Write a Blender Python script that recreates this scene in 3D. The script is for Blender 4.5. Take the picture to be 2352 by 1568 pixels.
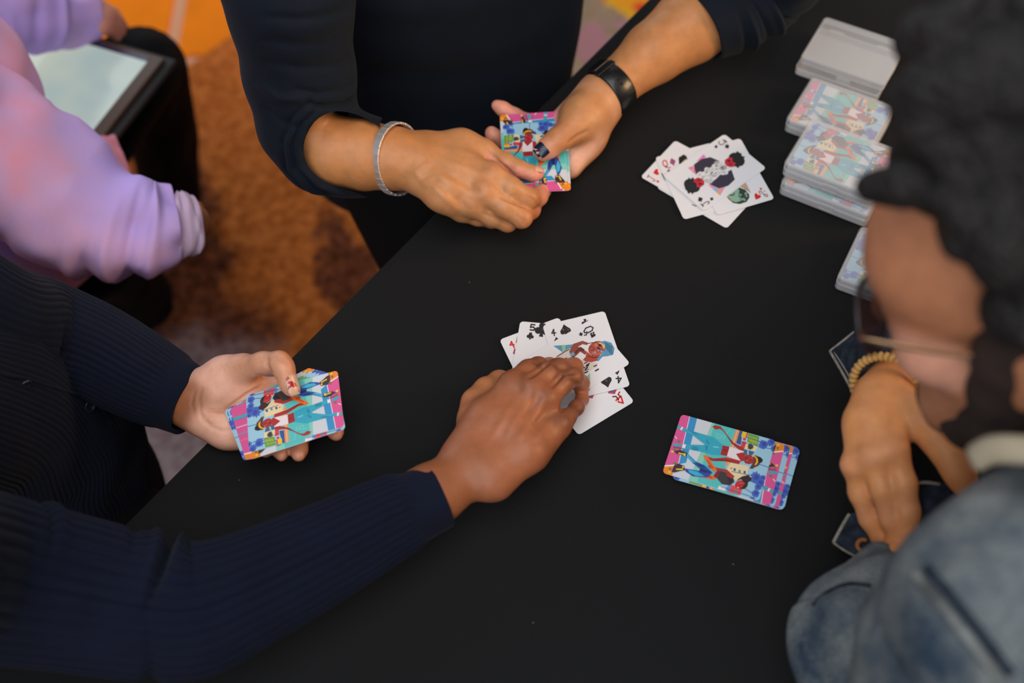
import bpy, bmesh, math, random
import numpy as np
from mathutils import Matrix, Vector

for _o in list(bpy.data.objects):
    bpy.data.objects.remove(_o)
SC = bpy.context.scene
COL = SC.collection
TT = 0.74                                   # height of the table top above the floor

# ---------------------------------------------------------------- camera
W, H, F = 2352, 1568, 2744.0
_pi, _ro, CH = math.radians(57.656), math.radians(-6.43), 0.991
_c, _s = math.cos(_pi), math.sin(_pi)
FWD = np.array([0, _c, -_s]); _u0 = np.array([0, _s, _c]); _r0 = np.array([1.0, 0, 0])
RGT = _r0 * math.cos(_ro) + _u0 * math.sin(_ro)
UPV = -_r0 * math.sin(_ro) + _u0 * math.cos(_ro)
CAM = np.array([0, 0, TT + CH])
cd = bpy.data.cameras.new('camera')
cd.sensor_width = 36.0
cd.lens = 36.0 * F / W
cd.clip_start = 0.05
cam = bpy.data.objects.new('camera', cd)
COL.objects.link(cam)
cam.matrix_world = Matrix(((RGT[0], UPV[0], -FWD[0], CAM[0]), (RGT[1], UPV[1], -FWD[1], CAM[1]),
                           (RGT[2], UPV[2], -FWD[2], CAM[2]), (0, 0, 0, 1)))
cd.dof.use_dof = True
cd.dof.focus_distance = 1.14
cd.dof.aperture_fstop = 2.5
SC.camera = cam

# ---------------------------------------------------------------- light and exposure
SC.view_settings.view_transform = 'Standard'
SC.view_settings.look = 'None'
SC.view_settings.exposure = -0.45
SC.view_settings.gamma = 1.0
SC.view_settings.use_curve_mapping = False
wd = bpy.data.worlds.new('room_light'); SC.world = wd
wd.use_nodes = True
wd.node_tree.nodes['Background'].inputs[0].default_value = (0.86, 0.92, 1.0, 1)
wd.node_tree.nodes['Background'].inputs[1].default_value = 0.36

def area_light(name, loc, target, size, power, col):
    l = bpy.data.lights.new(name, 'AREA')
    l.shape = 'RECTANGLE'; l.size, l.size_y = size
    l.energy = power; l.color = col
    o = bpy.data.objects.new(name, l); COL.objects.link(o)
    o.location = loc
    o.rotation_euler = (Vector(target) - Vector(loc)).to_track_quat('-Z', 'Y').to_euler()
    return o
# cool daylight from a wide window wall beyond the players, a soft ceiling fitting, a warm lamp on the right
area_light('window_light', (-1.0, 3.6, 2.3), (0.0, 0.8, 0.7), (3.2, 1.8), 46, (0.80, 0.90, 1.0))
area_light('ceiling_light', (0.0, 0.1, 2.95), (0.0, 0.8, 0.7), (1.8, 1.8), 40, (1.0, 0.985, 0.96))
area_light('added_fill_light', (-0.7, -1.7, 2.75), (0.2, 0.6, 0.8), (1.8, 1.8), 42, (1.0, 0.975, 0.94))  # added unseen fill behind the camera, brightens the bowed cheek and the fronts
area_light('warm_wall_lamp', (2.6, 0.4, 1.75), (0.2, 0.7, 0.8), (0.9, 0.9), 58, (1.0, 0.62, 0.30))

# ---------------------------------------------------------------- helpers
def A3(*v): return np.array(v, float)
def ray(u, v): return FWD + RGT * (u - W / 2) / F - UPV * (v - H / 2) / F
def P(u, v, h=0.0):
    """point of the place seen at photo pixel (u, v) standing h metres above the table top"""
    d = ray(u, v); return CAM + d * ((TT + h - CAM[2]) / d[2])
def PD(u, v, d): return CAM + ray(u, v) * d
def depth(p): return float((np.asarray(p) - CAM) @ FWD)
def nrm(v):
    v = np.asarray(v, float); return v / (np.linalg.norm(v) + 1e-12)
def lin(c):
    c = np.asarray(c, float) / 255.0
    return np.where(c <= 0.04045, c / 12.92, ((c + 0.055) / 1.055) ** 2.4)
def lin4(*c): return tuple(lin(c)) + (1.0,)

def make(name, verts, faces, mat=None, parent=None, smooth=True, cols=None, uv=None):
    me = bpy.data.meshes.new(name)
    me.from_pydata([tuple(map(float, v)) for v in verts] if not isinstance(verts, np.ndarray) else verts.tolist(), [],
                   faces.tolist() if isinstance(faces, np.ndarray) else faces)
    if mat: me.materials.append(mat)
    if smooth: me.polygons.foreach_set('use_smooth', np.ones(len(me.polygons), bool))
    if cols is not None:                     # per-vertex pigment
        a = me.color_attributes.new('pigment', 'FLOAT_COLOR', 'POINT')
        c = np.ones((len(verts), 4), np.float32); c[:, :3] = cols
        a.data.foreach_set('color', c.ravel())
    if uv is not None:                       # per-vertex uv
        l = me.uv_layers.new(name='UVMap')
        vi = np.empty(len(me.loops), np.int32); me.loops.foreach_get('vertex_index', vi)
        l.data.foreach_set('uv', np.asarray(uv, np.float32)[vi].ravel())
    me.update()
    o = bpy.data.objects.new(name, me); COL.objects.link(o)
    if parent is not None: put(o, parent)
    return o
def put(o, parent):
    """parent o, whose mesh is in world coordinates, without moving it"""
    o.parent = parent
    o.matrix_parent_inverse = WORLD.get(parent.name, Matrix()).inverted()
    WORLD[o.name] = WORLD.get(o.name, Matrix())
WORLD = {}
def tag(o, label, cat, group=None):
    o['label'] = label; o['category'] = cat
    if group: o['group'] = group
    return o
def thing(name, loc, label, cat, group=None):
    o = bpy.data.objects.new(name, None); COL.objects.link(o)
    o.empty_display_size = 0.05
    o.location = tuple(map(float, loc))
    WORLD[o.name] = Matrix.Translation(o.location)
    return tag(o, label, cat, group)

def mat(name, col=(0.8, 0.8, 0.8), rough=0.5, attr=None, bump=None, vary=None, spec=0.5, metal=0.0, sss=0.0,
        sheen=0.0, alpha=1.0, coat=0.0, emit=None, build=None):
    """procedural principled material. bump=(scale, strength, distance); vary=(scale, amount)"""
    m = bpy.data.materials.new(name); m.use_nodes = True
    nt = m.node_tree; n = nt.nodes; b = n['Principled BSDF']
    b.inputs['Roughness'].default_value = rough
    b.inputs['Metallic'].default_value = metal
    b.inputs['Specular IOR Level'].default_value = spec
    b.inputs['Alpha'].default_value = alpha
    b.inputs['Coat Weight'].default_value = coat
    b.inputs['Base Color'].default_value = tuple(col) + (1.0,)
    if sss:
        b.inputs['Subsurface Weight'].default_value = sss
        b.inputs['Subsurface Radius'].default_value = (1.0, 0.35, 0.2)
        b.inputs['Subsurface Scale'].default_value = 0.004
    if sheen:
        b.inputs['Sheen Weight'].default_value = sheen
        b.inputs['Sheen Roughness'].default_value = 0.5
    tc = n.new('ShaderNodeTexCoord')
    src = None
    if attr:
        a = n.new('ShaderNodeAttribute'); a.attribute_name = attr; src = a.outputs['Color']
    if vary:
        t = n.new('ShaderNodeTexNoise'); t.inputs['Scale'].default_value = vary[0]; t.inputs['Detail'].default_value = 4
        nt.links.new(tc.outputs['Object'], t.inputs['Vector'])
        mr = n.new('ShaderNodeMapRange'); mr.inputs['From Min'].default_value = 0.3; mr.inputs['From Max'].default_value = 0.7
        mr.inputs['To Min'].default_value = 1 - vary[1]; mr.inputs['To Max'].default_value = 1 + vary[1]
        nt.links.new(t.outputs['Fac'], mr.inputs['Value'])
        mx = n.new('ShaderNodeVectorMath'); mx.operation = 'SCALE'
        if src is not None: nt.links.new(src, mx.inputs[0])
        else: mx.inputs[0].default_value = tuple(col)
        nt.links.new(mr.outputs[0], mx.inputs['Scale']); src = mx.outputs[0]
    if src is not None: nt.links.new(src, b.inputs['Base Color'])
    if bump:
        t = n.new('ShaderNodeTexNoise'); t.inputs['Scale'].default_value = bump[0]; t.inputs['Detail'].default_value = 3
        nt.links.new(tc.outputs['Object'], t.inputs['Vector'])
        bp = n.new('ShaderNodeBump'); bp.inputs['Strength'].default_value = bump[1]; bp.inputs['Distance'].default_value = bump[2]
        nt.links.new(t.outputs['Fac'], bp.inputs['Height']); nt.links.new(bp.outputs[0], b.inputs['Normal'])
    if emit:
        b.inputs['Emission Color'].default_value = tuple(emit[0]) + (1,); b.inputs['Emission Strength'].default_value = emit[1]
    if build: build(nt, b, tc, src)
    return m

def vnoise(p, seed=0):
    """smooth value noise for arrays of points (n,3)"""
    p = np.asarray(p, float); i = np.floor(p).astype(np.int64); f = p - i; f = f * f * (3 - 2 * f)
    def hsh(x, y, z):
        n = (x * 374761393 + y * 668265263 + z * 2147483647 + seed * 1274126177) & 0xffffffff
        n = ((n ^ (n >> 13)) * 1274126177) & 0xffffffff
        return ((n ^ (n >> 16)) & 0xffff) / 65535.0
    r = 0
    for dx in (0, 1):
        for dy in (0, 1):
            for dz in (0, 1):
                w = (f[:, 0] if dx else 1 - f[:, 0]) * (f[:, 1] if dy else 1 - f[:, 1]) * (f[:, 2] if dz else 1 - f[:, 2])
                r = r + w * hsh(i[:, 0] + dx, i[:, 1] + dy, i[:, 2] + dz)
    return r * 2 - 1

def box(lo, hi, bev=0.0):
    """vertices and faces of a box, edges chamfered by bev"""
    bm = bmesh.new(); bmesh.ops.create_cube(bm, size=1)
    for v in bm.verts: v.co = Vector([lo[k] + (v.co[k] + .5) * (hi[k] - lo[k]) for k in range(3)])
    if bev: bmesh.ops.bevel(bm, geom=bm.edges[:], offset=bev, segments=3, affect='EDGES', profile=0.5)
    bm.verts.index_update()
    vs = np.array([v.co[:] for v in bm.verts]); fs = [[v.index for v in f.verts] for f in bm.faces]; bm.free()
    return vs, fs
def join(parts):
    V = []; Fc = []; n = 0
    for v, f in parts:
        V.append(np.asarray(v, float)); Fc += [[i + n for i in q] for q in (f.tolist() if isinstance(f, np.ndarray) else f)]; n += len(v)
    return np.concatenate(V), Fc
def crom(pts, n):
    """Catmull-Rom through rows of pts, n samples in all"""
    p = np.asarray(pts, float); m = len(p)
    q = np.vstack([2 * p[0] - p[1], p, 2 * p[-1] - p[-2]])
    t = np.linspace(0, m - 1, n); i = np.minimum(t.astype(int), m - 2); f = (t - i)[:, None]
    a, b, c, d = q[i], q[i + 1], q[i + 2], q[i + 3]
    return 0.5 * ((2 * b) + (-a + c) * f + (2 * a - 5 * b + 4 * c - d) * f ** 2 + (-a + 3 * b - 3 * c + d) * f ** 3)
def tube(path, rad, seg=12, closed=False, caps=True, flat=None, ref=None):
    """round bar along path (n,3); rad scalar or per point; flat=(ra, rb) oval with axis a along ref"""
    path = np.asarray(path, float); n = len(path)
    t = np.roll(path, -1, 0) - np.roll(path, 1, 0)
    if not closed: t[0] = path[1] - path[0]; t[-1] = path[-1] - path[-2]
    rad = np.full(n, rad, float) if np.isscalar(rad) else np.asarray(rad, float)
    V = []; up = nrm(ref) if ref is not None else None
    if up is None:
        up = A3(0, 0, 1) if abs(nrm(t[0])[2]) < .9 else A3(1, 0, 0)
    for i in range(n):
        d = nrm(t[i]); up = nrm(up - d * (up @ d)); sd = np.cross(d, up)
        for k in range(seg):
            a = 2 * math.pi * k / seg
            ra, rb = (rad[i], rad[i]) if flat is None else (flat[0], flat[1])
            V.append(path[i] + up * math.cos(a) * ra + sd * math.sin(a) * rb)
        if ref is not None: up = nrm(ref)
    Fc = []
    for i in range(n if closed else n - 1):
        j = (i + 1) % n
        for k in range(seg):
            l = (k + 1) % seg
            Fc.append([i * seg + k, i * seg + l, j * seg + l, j * seg + k])
    if caps and not closed:
        Fc.append(list(range(seg))[::-1]); Fc.append([(n - 1) * seg + k for k in range(seg)])
    return np.array(V), Fc
# ================================================================ setting: floor, rug
def grid(x0, x1, y0, y1, nx, ny, fz):
    X, Y = np.meshgrid(np.linspace(x0, x1, nx), np.linspace(y0, y1, ny))
    V = np.stack([X.ravel(), Y.ravel(), np.zeros(X.size)], 1); V[:, 2] = fz(V)
    i = np.arange((nx - 1) * (ny - 1)); a = (i // (nx - 1)) * nx + i % (nx - 1)
    return V, np.stack([a, a + 1, a + nx + 1, a + nx], 1)

m_grout = mat('grout', lin((232, 170, 130)), 0.9, bump=(300, .3, .002))
m_tile = mat('orange_tile', lin((255, 136, 0)), 0.7, spec=.15, vary=(9, .10), bump=(60, .15, .001))
fl = make('floor', *box((-3.2, -1.2, -0.03), (3.2, 4.6, -0.006)), m_grout, smooth=False); fl['kind'] = 'structure'
# square tiles laid along the room, joints showing paler
TA = math.radians(-4.0); TS = 0.60
tv, tf = box((-TS / 2 + .014, -TS / 2 + .014, -0.010), (TS / 2 - .014, TS / 2 - .014, 0.0), 0.002)
tile_me = None
t_org = P(388, 140, -TT)
for i in range(-4, 6):
    for j in range(-3, 4):
        cx, cy = (i + .5) * TS, (j + .5) * TS
        x = t_org[0] + cx * math.cos(TA) - cy * math.sin(TA); y = t_org[1] + cx * math.sin(TA) + cy * math.cos(TA)
        if not (-2.9 < x < 2.9 and -0.9 < y < 4.3): continue
        if tile_me is None:
            o = make('tile', tv, tf, m_tile, smooth=False); tile_me = o.data
        else:
            o = bpy.data.objects.new('tile', tile_me); COL.objects.link(o)
        o.parent = fl; o.location = (x, y, 0); o.rotation_euler = (0, 0, TA)

# rug: brown field, darker ragged motifs, a paler rose and taupe part nearer the table, one red and yellow flower
def rug_nodes(nt, b, tc, src):
    n = nt.nodes; L = nt.links
    g = n.new('ShaderNodeNewGeometry')
    nz = n.new('ShaderNodeTexNoise'); nz.inputs['Scale'].default_value = 14; nz.inputs['Detail'].default_value = 5
    L.new(g.outputs['Position'], nz.inputs['Vector'])
    off = n.new('ShaderNodeVectorMath'); off.operation = 'MULTIPLY_ADD'
    L.new(nz.outputs['Color'], off.inputs[0]); off.inputs[1].default_value = (.16, .16, 0); 
    sub = n.new('ShaderNodeVectorMath'); sub.operation = 'SUBTRACT'; sub.inputs[1].default_value = (.08, .08, 0)
    L.new(g.outputs['Position'], sub.inputs[0]); L.new(sub.outputs[0], off.inputs[2])
    pos = off.outputs[0]
    def blob(cx, cy, rx, ry, ang, soft=.25):
        mp = n.new('ShaderNodeMapping'); mp.vector_type = 'TEXTURE'
        mp.inputs['Location'].default_value = (cx, cy, 0); mp.inputs['Rotation'].default_value = (0, 0, ang)
        mp.inputs['Scale'].default_value = (rx, ry, 1); L.new(pos, mp.inputs['Vector'])
        cut = n.new('ShaderNodeVectorMath'); cut.operation = 'MULTIPLY'; cut.inputs[1].default_value = (1, 1, 0); L.new(mp.outputs[0], cut.inputs[0])
        ln = n.new('ShaderNodeVectorMath'); ln.operation = 'LENGTH'; L.new(cut.outputs[0], ln.inputs[0])
        mr = n.new('ShaderNodeMapRange'); mr.interpolation_type = 'SMOOTHSTEP'
        mr.inputs['From Min'].default_value = 1 + soft; mr.inputs['From Max'].default_value = 1 - soft
        L.new(ln.outputs['Value'], mr.inputs['Value']); return mr.outputs[0]
    def mixc(f, a, c, k=1.0):
        m = n.new('ShaderNodeMix'); m.data_type = 'RGBA'
        if isinstance(f, float): m.inputs['Factor'].default_value = f
        else:
            if k != 1.0:
                q = n.new('ShaderNodeMath'); q.operation = 'MULTIPLY'; q.inputs[1].default_value = k; L.new(f, q.inputs[0]); f = q.outputs[0]
            L.new(f, m.inputs['Factor'])
        for s, v in ((m.inputs['A'], a), (m.inputs['B'], c)):
            if isinstance(v, tuple): s.default_value = v
            else: L.new(v, s)
        return m.outputs['Result']
    n2 = n.new('ShaderNodeTexNoise'); n2.inputs['Scale'].default_value = 58; n2.inputs['Detail'].default_value = 6; n2.inputs['Roughness'].default_value = .7
    L.new(g.outputs['Position'], n2.inputs['Vector'])
    mr = n.new('ShaderNodeMapRange'); mr.inputs['From Min'].default_value = .36; mr.inputs['From Max'].default_value = .64; L.new(n2.outputs['Fac'], mr.inputs['Value'])
    col = mixc(mr.outputs[0], lin4(156, 74, 22), lin4(222, 126, 60))
    dark = mixc(mr.outputs[0], lin4(62, 28, 14), lin4(140, 76, 46))
    for (u, v, rx, ry, a) in RUG_DARK:
        c = P(u, v, -TT); col = mixc(blob(c[0], c[1], rx, ry, a), col, dark)
    rose = mixc(mr.outputs[0], lin4(166, 124, 134), lin4(204, 182, 176))
    for (u, v, rx, ry, a) in RUG_ROSE:
        c = P(u, v, -TT); col = mixc(blob(c[0], c[1], rx, ry, a), col, rose)
    tau = mixc(mr.outputs[0], lin4(140, 120, 98), lin4(170, 150, 126))
    for (u, v, rx, ry, a) in RUG_TAUPE:
        c = P(u, v, -TT); col = mixc(blob(c[0], c[1], rx, ry, a, .08), col, tau)
    for (u, v, rx, ry, a, c3) in RUG_FLOWER:
        c = P(u, v, -TT); col = mixc(blob(c[0], c[1], rx, ry, a, .18), col, lin4(*c3))
    L.new(col, b.inputs['Base Color'])
RUG_DARK = [(372, 330, .07, .34, .2), (415, 520, .08, .16, .1), (370, 730, .24, .13, -.5), (455, 640, .05, .16, .1), (810, 650, .05, .16, .2)]
RUG_ROSE = [(340, 1170, .30, .30, .2), (1400, 150, .12, .10, 0)]
RUG_TAUPE = [(1420, 20, .50, .34, 0.5)]
RUG_FLOWER = [(1490, 14, .075, .11, .2, (226, 84, 44)), (1438, 36, .026, .05, .2, (226, 172, 44)), (1470, -4, .05, .03, .2, (240, 160, 44)), (1372, 108, .05, .06, 0, (176, 128, 138))]
m_rug = mat('rug_pile', (.3, .15, .05), 0.95, bump=(260, .5, .006), spec=.1, build=rug_nodes)
ra, rb = P(412, 178, -TT), P(545, 86, -TT)          # the rug's edge as the photo shows it
e = nrm((rb - ra)[:2]); nn = A3(e[1], -e[0])
if nn[1] > 0: nn = -nn
c0 = ra[:2] - e * 2.2; c1 = ra[:2] + e * 2.9; c2 = c1 + nn * 2.9; c3 = c0 + nn * 2.9
rv = [(*q, z) for z in (0.0005, 0.012) for q in (c0, c1, c2, c3)]
rug = make('rug', rv, [[4, 5, 6, 7], [0, 1, 5, 4], [1, 2, 6, 5], [2, 3, 7, 6], [3, 0, 4, 7]], m_rug, smooth=False)
tag(rug, 'large brown rug with dark ragged motifs and a rose and taupe part under the players', 'rug')

# ================================================================ table and cloth
EA, EB = P(280, 1220)[:2], P(1494, 0)[:2]            # the cloth's edge on the players' side
TE = nrm(EB - EA); TN = A3(TE[1], -TE[0])            # along the edge; into the table
TL0, TL1, TWD = -0.66, 1.25, 0.60
def T2(s, d): return EA + TE * s + TN * d
m_cloth = None
def cloth_nodes(nt, b, tc, src):
    n = nt.nodes; L = nt.links
    v = n.new('ShaderNodeTexVoronoi'); v.inputs['Scale'].default_value = 26
    L.new(tc.outputs['Object'], v.inputs['Vector'])
    lt = n.new('ShaderNodeMath'); lt.operation = 'LESS_THAN'; lt.inputs[1].default_value = .016
    L.new(v.outputs['Distance'], lt.inputs[0])
    m = n.new('ShaderNodeMix'); m.data_type = 'RGBA'
    L.new(lt.outputs[0], m.inputs['Factor']); m.inputs['A'].default_value = (*CLOTH, 1); m.inputs['B'].default_value = (.12, .12, .13, 1)
    L.new(m.outputs['Result'], b.inputs['Base Color'])
CLOTH = (0.0062, 0.0066, 0.0076)
m_cloth = mat('black_tablecloth', CLOTH, 0.85, spec=.20, sheen=.03, bump=(900, .35, .0012), build=cloth_nodes)
NU, NV = 150, 90
V = []; drop = 0.55
prof = [(-0.012 - .02 * 0, -drop)]
ds = list(np.linspace(-drop, -.012, 8)) + [-.004, 0.0] + list(np.linspace(.006, TWD - .006, NV)) + [TWD, TWD + .004] + list(np.linspace(TWD + .012, TWD + drop, 8))
ss = list(np.linspace(TL0 - drop, TL0 - .012, 6)) + [TL0 - .004, TL0] + list(np.linspace(TL0 + .006, TL1 - .006, NU)) + [TL1, TL1 + .004] + list(np.linspace(TL1 + .012, TL1 + drop, 6))
def fold(d, lo, hi):
    """flat coordinate to (position, drop below the top) round a soft edge"""
    if d < lo: return lo - min(.006, lo - d) * .6, -(max(0, lo - d - .003))
    if d > hi: return hi + min(.006, d - hi) * .6, -(max(0, d - hi - .003))
    return d, 0.0
for s in ss:
    for d in ds:
        sx, za = fold(s, TL0, TL1); dx, zb = fold(d, 0, TWD)
        p = T2(sx, dx); z = min(za, zb)
        if za and zb: z = max(za + zb, -drop)
        if z < -.02:
            w = math.sin(s * 21 + d * 3) * .012 + math.sin(s * 47) * .005; k = min(1, -z * 4)
            q = -TN if dx <= 0 else (TN if dx >= TWD else (TE if sx >= TL1 else -TE)); p = p + q * (w * k + .012 * k)
        V.append((p[0], p[1], TT + z))
V = np.array(V); top = V[:, 2] > TT - .001
nz = vnoise(np.c_[V[:, :2] * 7.0, np.zeros(len(V))], 3); nz2 = vnoise(np.c_[(V[:, :2] @ np.array([[.8, .6], [-.6, .8]])) * (3.2, 16), np.zeros(len(V))], 5)
rel = -np.clip(.5 + .5 * nz, 0, 1) * .0020 - np.clip(nz2, 0, 1) * .0026
far = np.clip((V[:, 1] - .70) / .12, 0, 1) * np.clip((V[:, 0] - .02) / .1, 0, 1)
V[top, 2] += (rel * (.35 + .65 * far))[top] * 1.0
a_, b_ = len(ss), len(ds)
i = np.arange((a_ - 1) * (b_ - 1)); q = (i // (b_ - 1)) * b_ + i % (b_ - 1)
cl = make('tablecloth', V, np.stack([q, q + b_, q + b_ + 1, q + 1], 1), m_cloth)
tag(cl, 'plain black cloth covering the whole card table', 'tablecloth')
tb = thing('table', (*T2((TL0 + TL1) / 2, TWD / 2), 0), 'table hidden under the black cloth', 'table')
m_tab = mat('table_board', lin((120, 110, 100)), .6, bump=(40, .2, .002))
def tbox(s0, s1, d0, d1, z0, z1):
    v, f = box((s0, d0, z0), (s1, d1, z1), .003)
    return np.array([(*T2(a, b), c) for a, b, c in v]), [q[::-1] for q in f]
make('tabletop', *tbox(TL0 + .012, TL1 - .012, .014, TWD - .012, TT - .035, TT - .007), m_tab, tb, smooth=False)
for s in (TL0 + .06, TL1 - .06):
    for d in (.07, TWD - .07):
        make('leg', *tbox(s - .02, s + .02, d - .02, d + .02, 0.013, TT - .036), m_tab, tb, smooth=False)
# ================================================================ playing cards
CW, CHT, CT = 0.0635, 0.0889, 0.00030
def rrect(w, h, r, n=5):
    pts = []
    for cx, cy, a0 in ((w / 2 - r, h / 2 - r, 0), (-w / 2 + r, h / 2 - r, 90), (-w / 2 + r, -h / 2 + r, 180), (w / 2 - r, -h / 2 + r, 270)):
        for k in range(n + 1):
            a = math.radians(a0 + 90 * k / n); pts.append((cx + r * math.cos(a), cy + r * math.sin(a)))
    return pts
OUT = rrect(CW, CHT, .0036)
def clip(poly, conv):
    out = [tuple(p) for p in poly]
    for i in range(len(conv)):
        a, b = conv[i], conv[(i + 1) % len(conv)]
        inp = out; out = []
        if not inp: break
        side = lambda p: (b[0] - a[0]) * (p[1] - a[1]) - (b[1] - a[1]) * (p[0] - a[0])
        for k in range(len(inp)):
            p, q = inp[k - 1], inp[k]; sp, sq = side(p), side(q)
            if (sp < 0) != (sq < 0):
                t = sp / (sp - sq); out.append((p[0] + t * (q[0] - p[0]), p[1] + t * (q[1] - p[1])))
            if sq >= 0: out.append(q)
    return out
def area2(p): return sum(p[i - 1][0] * p[i][1] - p[i][0] * p[i - 1][1] for i in range(len(p)))
m_card = mat('card_stock', (.8, .8, .8), .38, attr='ink', spec=.4, bump=(1800, .08, .0003))
def card_mesh(name, base, art, step=.0000030):
    """a card lying face up about its centre; art = [(polygon in card metres, rgb)] printed in order"""
    V = []; Fc = []; C = []
    n = len(OUT)
    for z in (0, CT): V += [(x, y, z) for x, y in OUT]
    Fc.append(list(range(n))[::-1]); C.append((222, 224, 232))
    for i in range(n): Fc.append([i, (i + 1) % n, n + (i + 1) % n, n + i]); C.append((222, 224, 236))
    Fc.append([n + i for i in range(n)]); C.append(base)
    z = CT
    for poly, c in art:
        q = clip(poly, OUT)
        if len(q) < 3 or abs(area2(q)) < 2e-9: continue
        if area2(q) < 0: q = q[::-1]
        z += step; k = len(V)
        V += [(x, y, z) for x, y in q]; Fc.append(list(range(k, k + len(q)))); C.append(c)
    me = bpy.data.meshes.new(name); me.from_pydata(V, [], Fc); me.materials.append(m_card)
    a = me.color_attributes.new('ink', 'FLOAT_COLOR', 'CORNER')
    cs = []
    for f, c in zip(Fc, C): cs += list(lin4(*c)) * len(f)
    a.data.foreach_set('color', cs); me.update()
    return me
def homog(src, dst):
    M = []; b = []
    for (x, y), (X, Y) in zip(src, dst):
        M += [[x, y, 1, 0, 0, 0, -X * x, -X * y], [0, 0, 0, x, y, 1, -Y * x, -Y * y]]; b += [X, Y]
    h = np.append(np.linalg.solve(np.array(M), np.array(b)), 1).reshape(3, 3)
    def f(p):
        q = h @ A3(p[0], p[1], 1); return (q[0] / q[2], q[1] / q[2])
    return f
def ell(cx, cy, rx, ry, a=0, n=14):
    ca, sa = math.cos(math.radians(a)), math.sin(math.radians(a))
    return [(cx + rx * math.cos(t) * ca - ry * math.sin(t) * sa, cy + rx * math.cos(t) * sa + ry * math.sin(t) * ca) for t in np.linspace(0, 2 * math.pi, n, endpoint=False)]
def stroke(pts, w):
    """outline of a brush line, one quad per segment"""
    out = []
    for a, b in zip(pts[:-1], pts[1:]):
        d = nrm(A3(b[0] - a[0], b[1] - a[1])); n = A3(-d[1], d[0]) * w / 2; e = d * w * .35
        a = np.array(a) - e; b = np.array(b) + e
        out.append([tuple(a + n), tuple(b + n), tuple(b - n), tuple(a - n)])
    return out
def palm(cx, cy, r, seed):
    rg = random.Random(seed); out = []
    for k in range(22):
        a = 2 * math.pi * k / 22 + rg.uniform(-.1, .1); q = r * (1.0 if k % 2 else .74) * rg.uniform(.82, 1.08)
        out.append((cx + q * math.cos(a), cy + q * math.sin(a)))
    return out

# the picture printed on the backs: two women on roller skates by a court, palms and houses behind
RED, DRED, BRN = (176, 48, 46), (128, 28, 36), (58, 34, 34)
B_ = []
def ad(c, *polys):
    for p in polys: B_.append((p, c))
def ln(c, w, *pts): ad(c, *stroke(pts, w))
SKY, PINK, BLUE, GREY, MINT, TEAL, ORG, TURQ = (158, 203, 226), (222, 88, 150), (58, 146, 200), (208, 212, 220), (136, 205, 188), (88, 194, 192), (240, 134, 44), (56, 168, 194)
ad(PINK, [(540, 130), (672, 190), (520, 800), (300, 860)])
ad((244, 226, 232), [(668, 186), (676, 190), (526, 800), (516, 798)])
ad(BLUE, [(676, 190), (762, 218), (622, 765), (526, 795)])
ad(GREY, [(762, 218), (945, 270), (770, 1010), (430, 930), (480, 800), (622, 765)])
ad(ORG, [(290, 900), (340, 815), (475, 800), (450, 925)])
ad((244, 236, 236), [(350, 800), (480, 790), (470, 806), (345, 815)])
ad(MINT, [(945, 270), (978, 280), (770, 1010), (645, 980), (800, 640)])
ad(TEAL, [(978, 280), (1240, 350), (1040, 1090), (755, 1010)])
ad((230, 150, 96), [(1236, 350), (1288, 365), (1165, 770), (1095, 815)])
ad((238, 190, 150), [(1252, 354), (1264, 358), (1150, 770), (1130, 780)])
ln((150, 214, 220), 5, (1170, 340), (1080, 480)); ln((150, 214, 220), 5, (985, 395), (1090, 440)); ln((150, 214, 220), 5, (1010, 420), (1005, 450), (1040, 465), (1065, 440))
ad((52, 88, 150), [(1288, 366), (1320, 378), (1295, 545), (1240, 520)])
ad((236, 196, 40), [(1320, 378), (1372, 392), (1352, 458), (1300, 442)])
ad((222, 62, 60), [(1372, 392), (1390, 398), (1372, 455), (1352, 458)], [(1318, 495), (1368, 510), (1330, 610), (1295, 560)], [(1330, 452), (1362, 462), (1356, 492), (1322, 480)])
ad((104, 166, 62), [(1392, 400), (1522, 440), (1502, 560), (1375, 515)])
for k in range(6): ln((206, 196, 60), 7, (1400 + 18 * k, 440 + 4 * k), (1412 + 16 * k, 500 + 6 * k))
ad((236, 214, 168), [(1366, 508), (1502, 555), (1472, 625), (1342, 590)], [(1165, 760), (1392, 805), (1362, 945), (1230, 985), (1125, 850)])
ad((70, 66, 50), palm(1415, 565, 44, 3))
ad((58, 104, 138), [(1335, 596), (1462, 628), (1430, 676), (1330, 668)])
for k in range(3): ad((190, 216, 226), [(1375, 612 + 18 * k), (1395, 618 + 18 * k), (1390, 630 + 18 * k), (1370, 622 + 18 * k)])
for cx, cy, c in ((1220, 848, (48, 84, 150)), (1280, 868, (56, 150, 180)), (1342, 880, (48, 84, 150))): ad(c, [(cx - 12, cy - 20), (cx + 14, cy - 14), (cx + 10, cy + 20), (cx - 16, cy + 12)])
ad((222, 90, 60), ell(1178, 832, 10, 10))
ad((226, 84, 86), [(1175, 1035), (1315, 1080), (1272, 1188), (1105, 1140)])
ad((240, 226, 226), [(1030, 1048), (1112, 1075), (1082, 1126), (1000, 1092)])
ad((70, 150, 170), [(1225, 1100), (1262, 1112), (1250, 1140), (1215, 1130)], [(1205, 1135), (1240, 1148), (1230, 1168), (1195, 1158)])
ad((104, 146, 214), [(1112, 1075), (1150, 1040), (1180, 1060), (1130, 1130)])
for a in ([(1370, 450), (1540, 505)], [(1300, 510), (1690, 600)], [(1520, 780), (1640, 820)], [(1180, 870), (1470, 930)], [(1310, 1060), (1440, 1140)], [(1050, 1060), (1420, 1180)]): ln((46, 72, 150), 7, *a)
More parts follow.
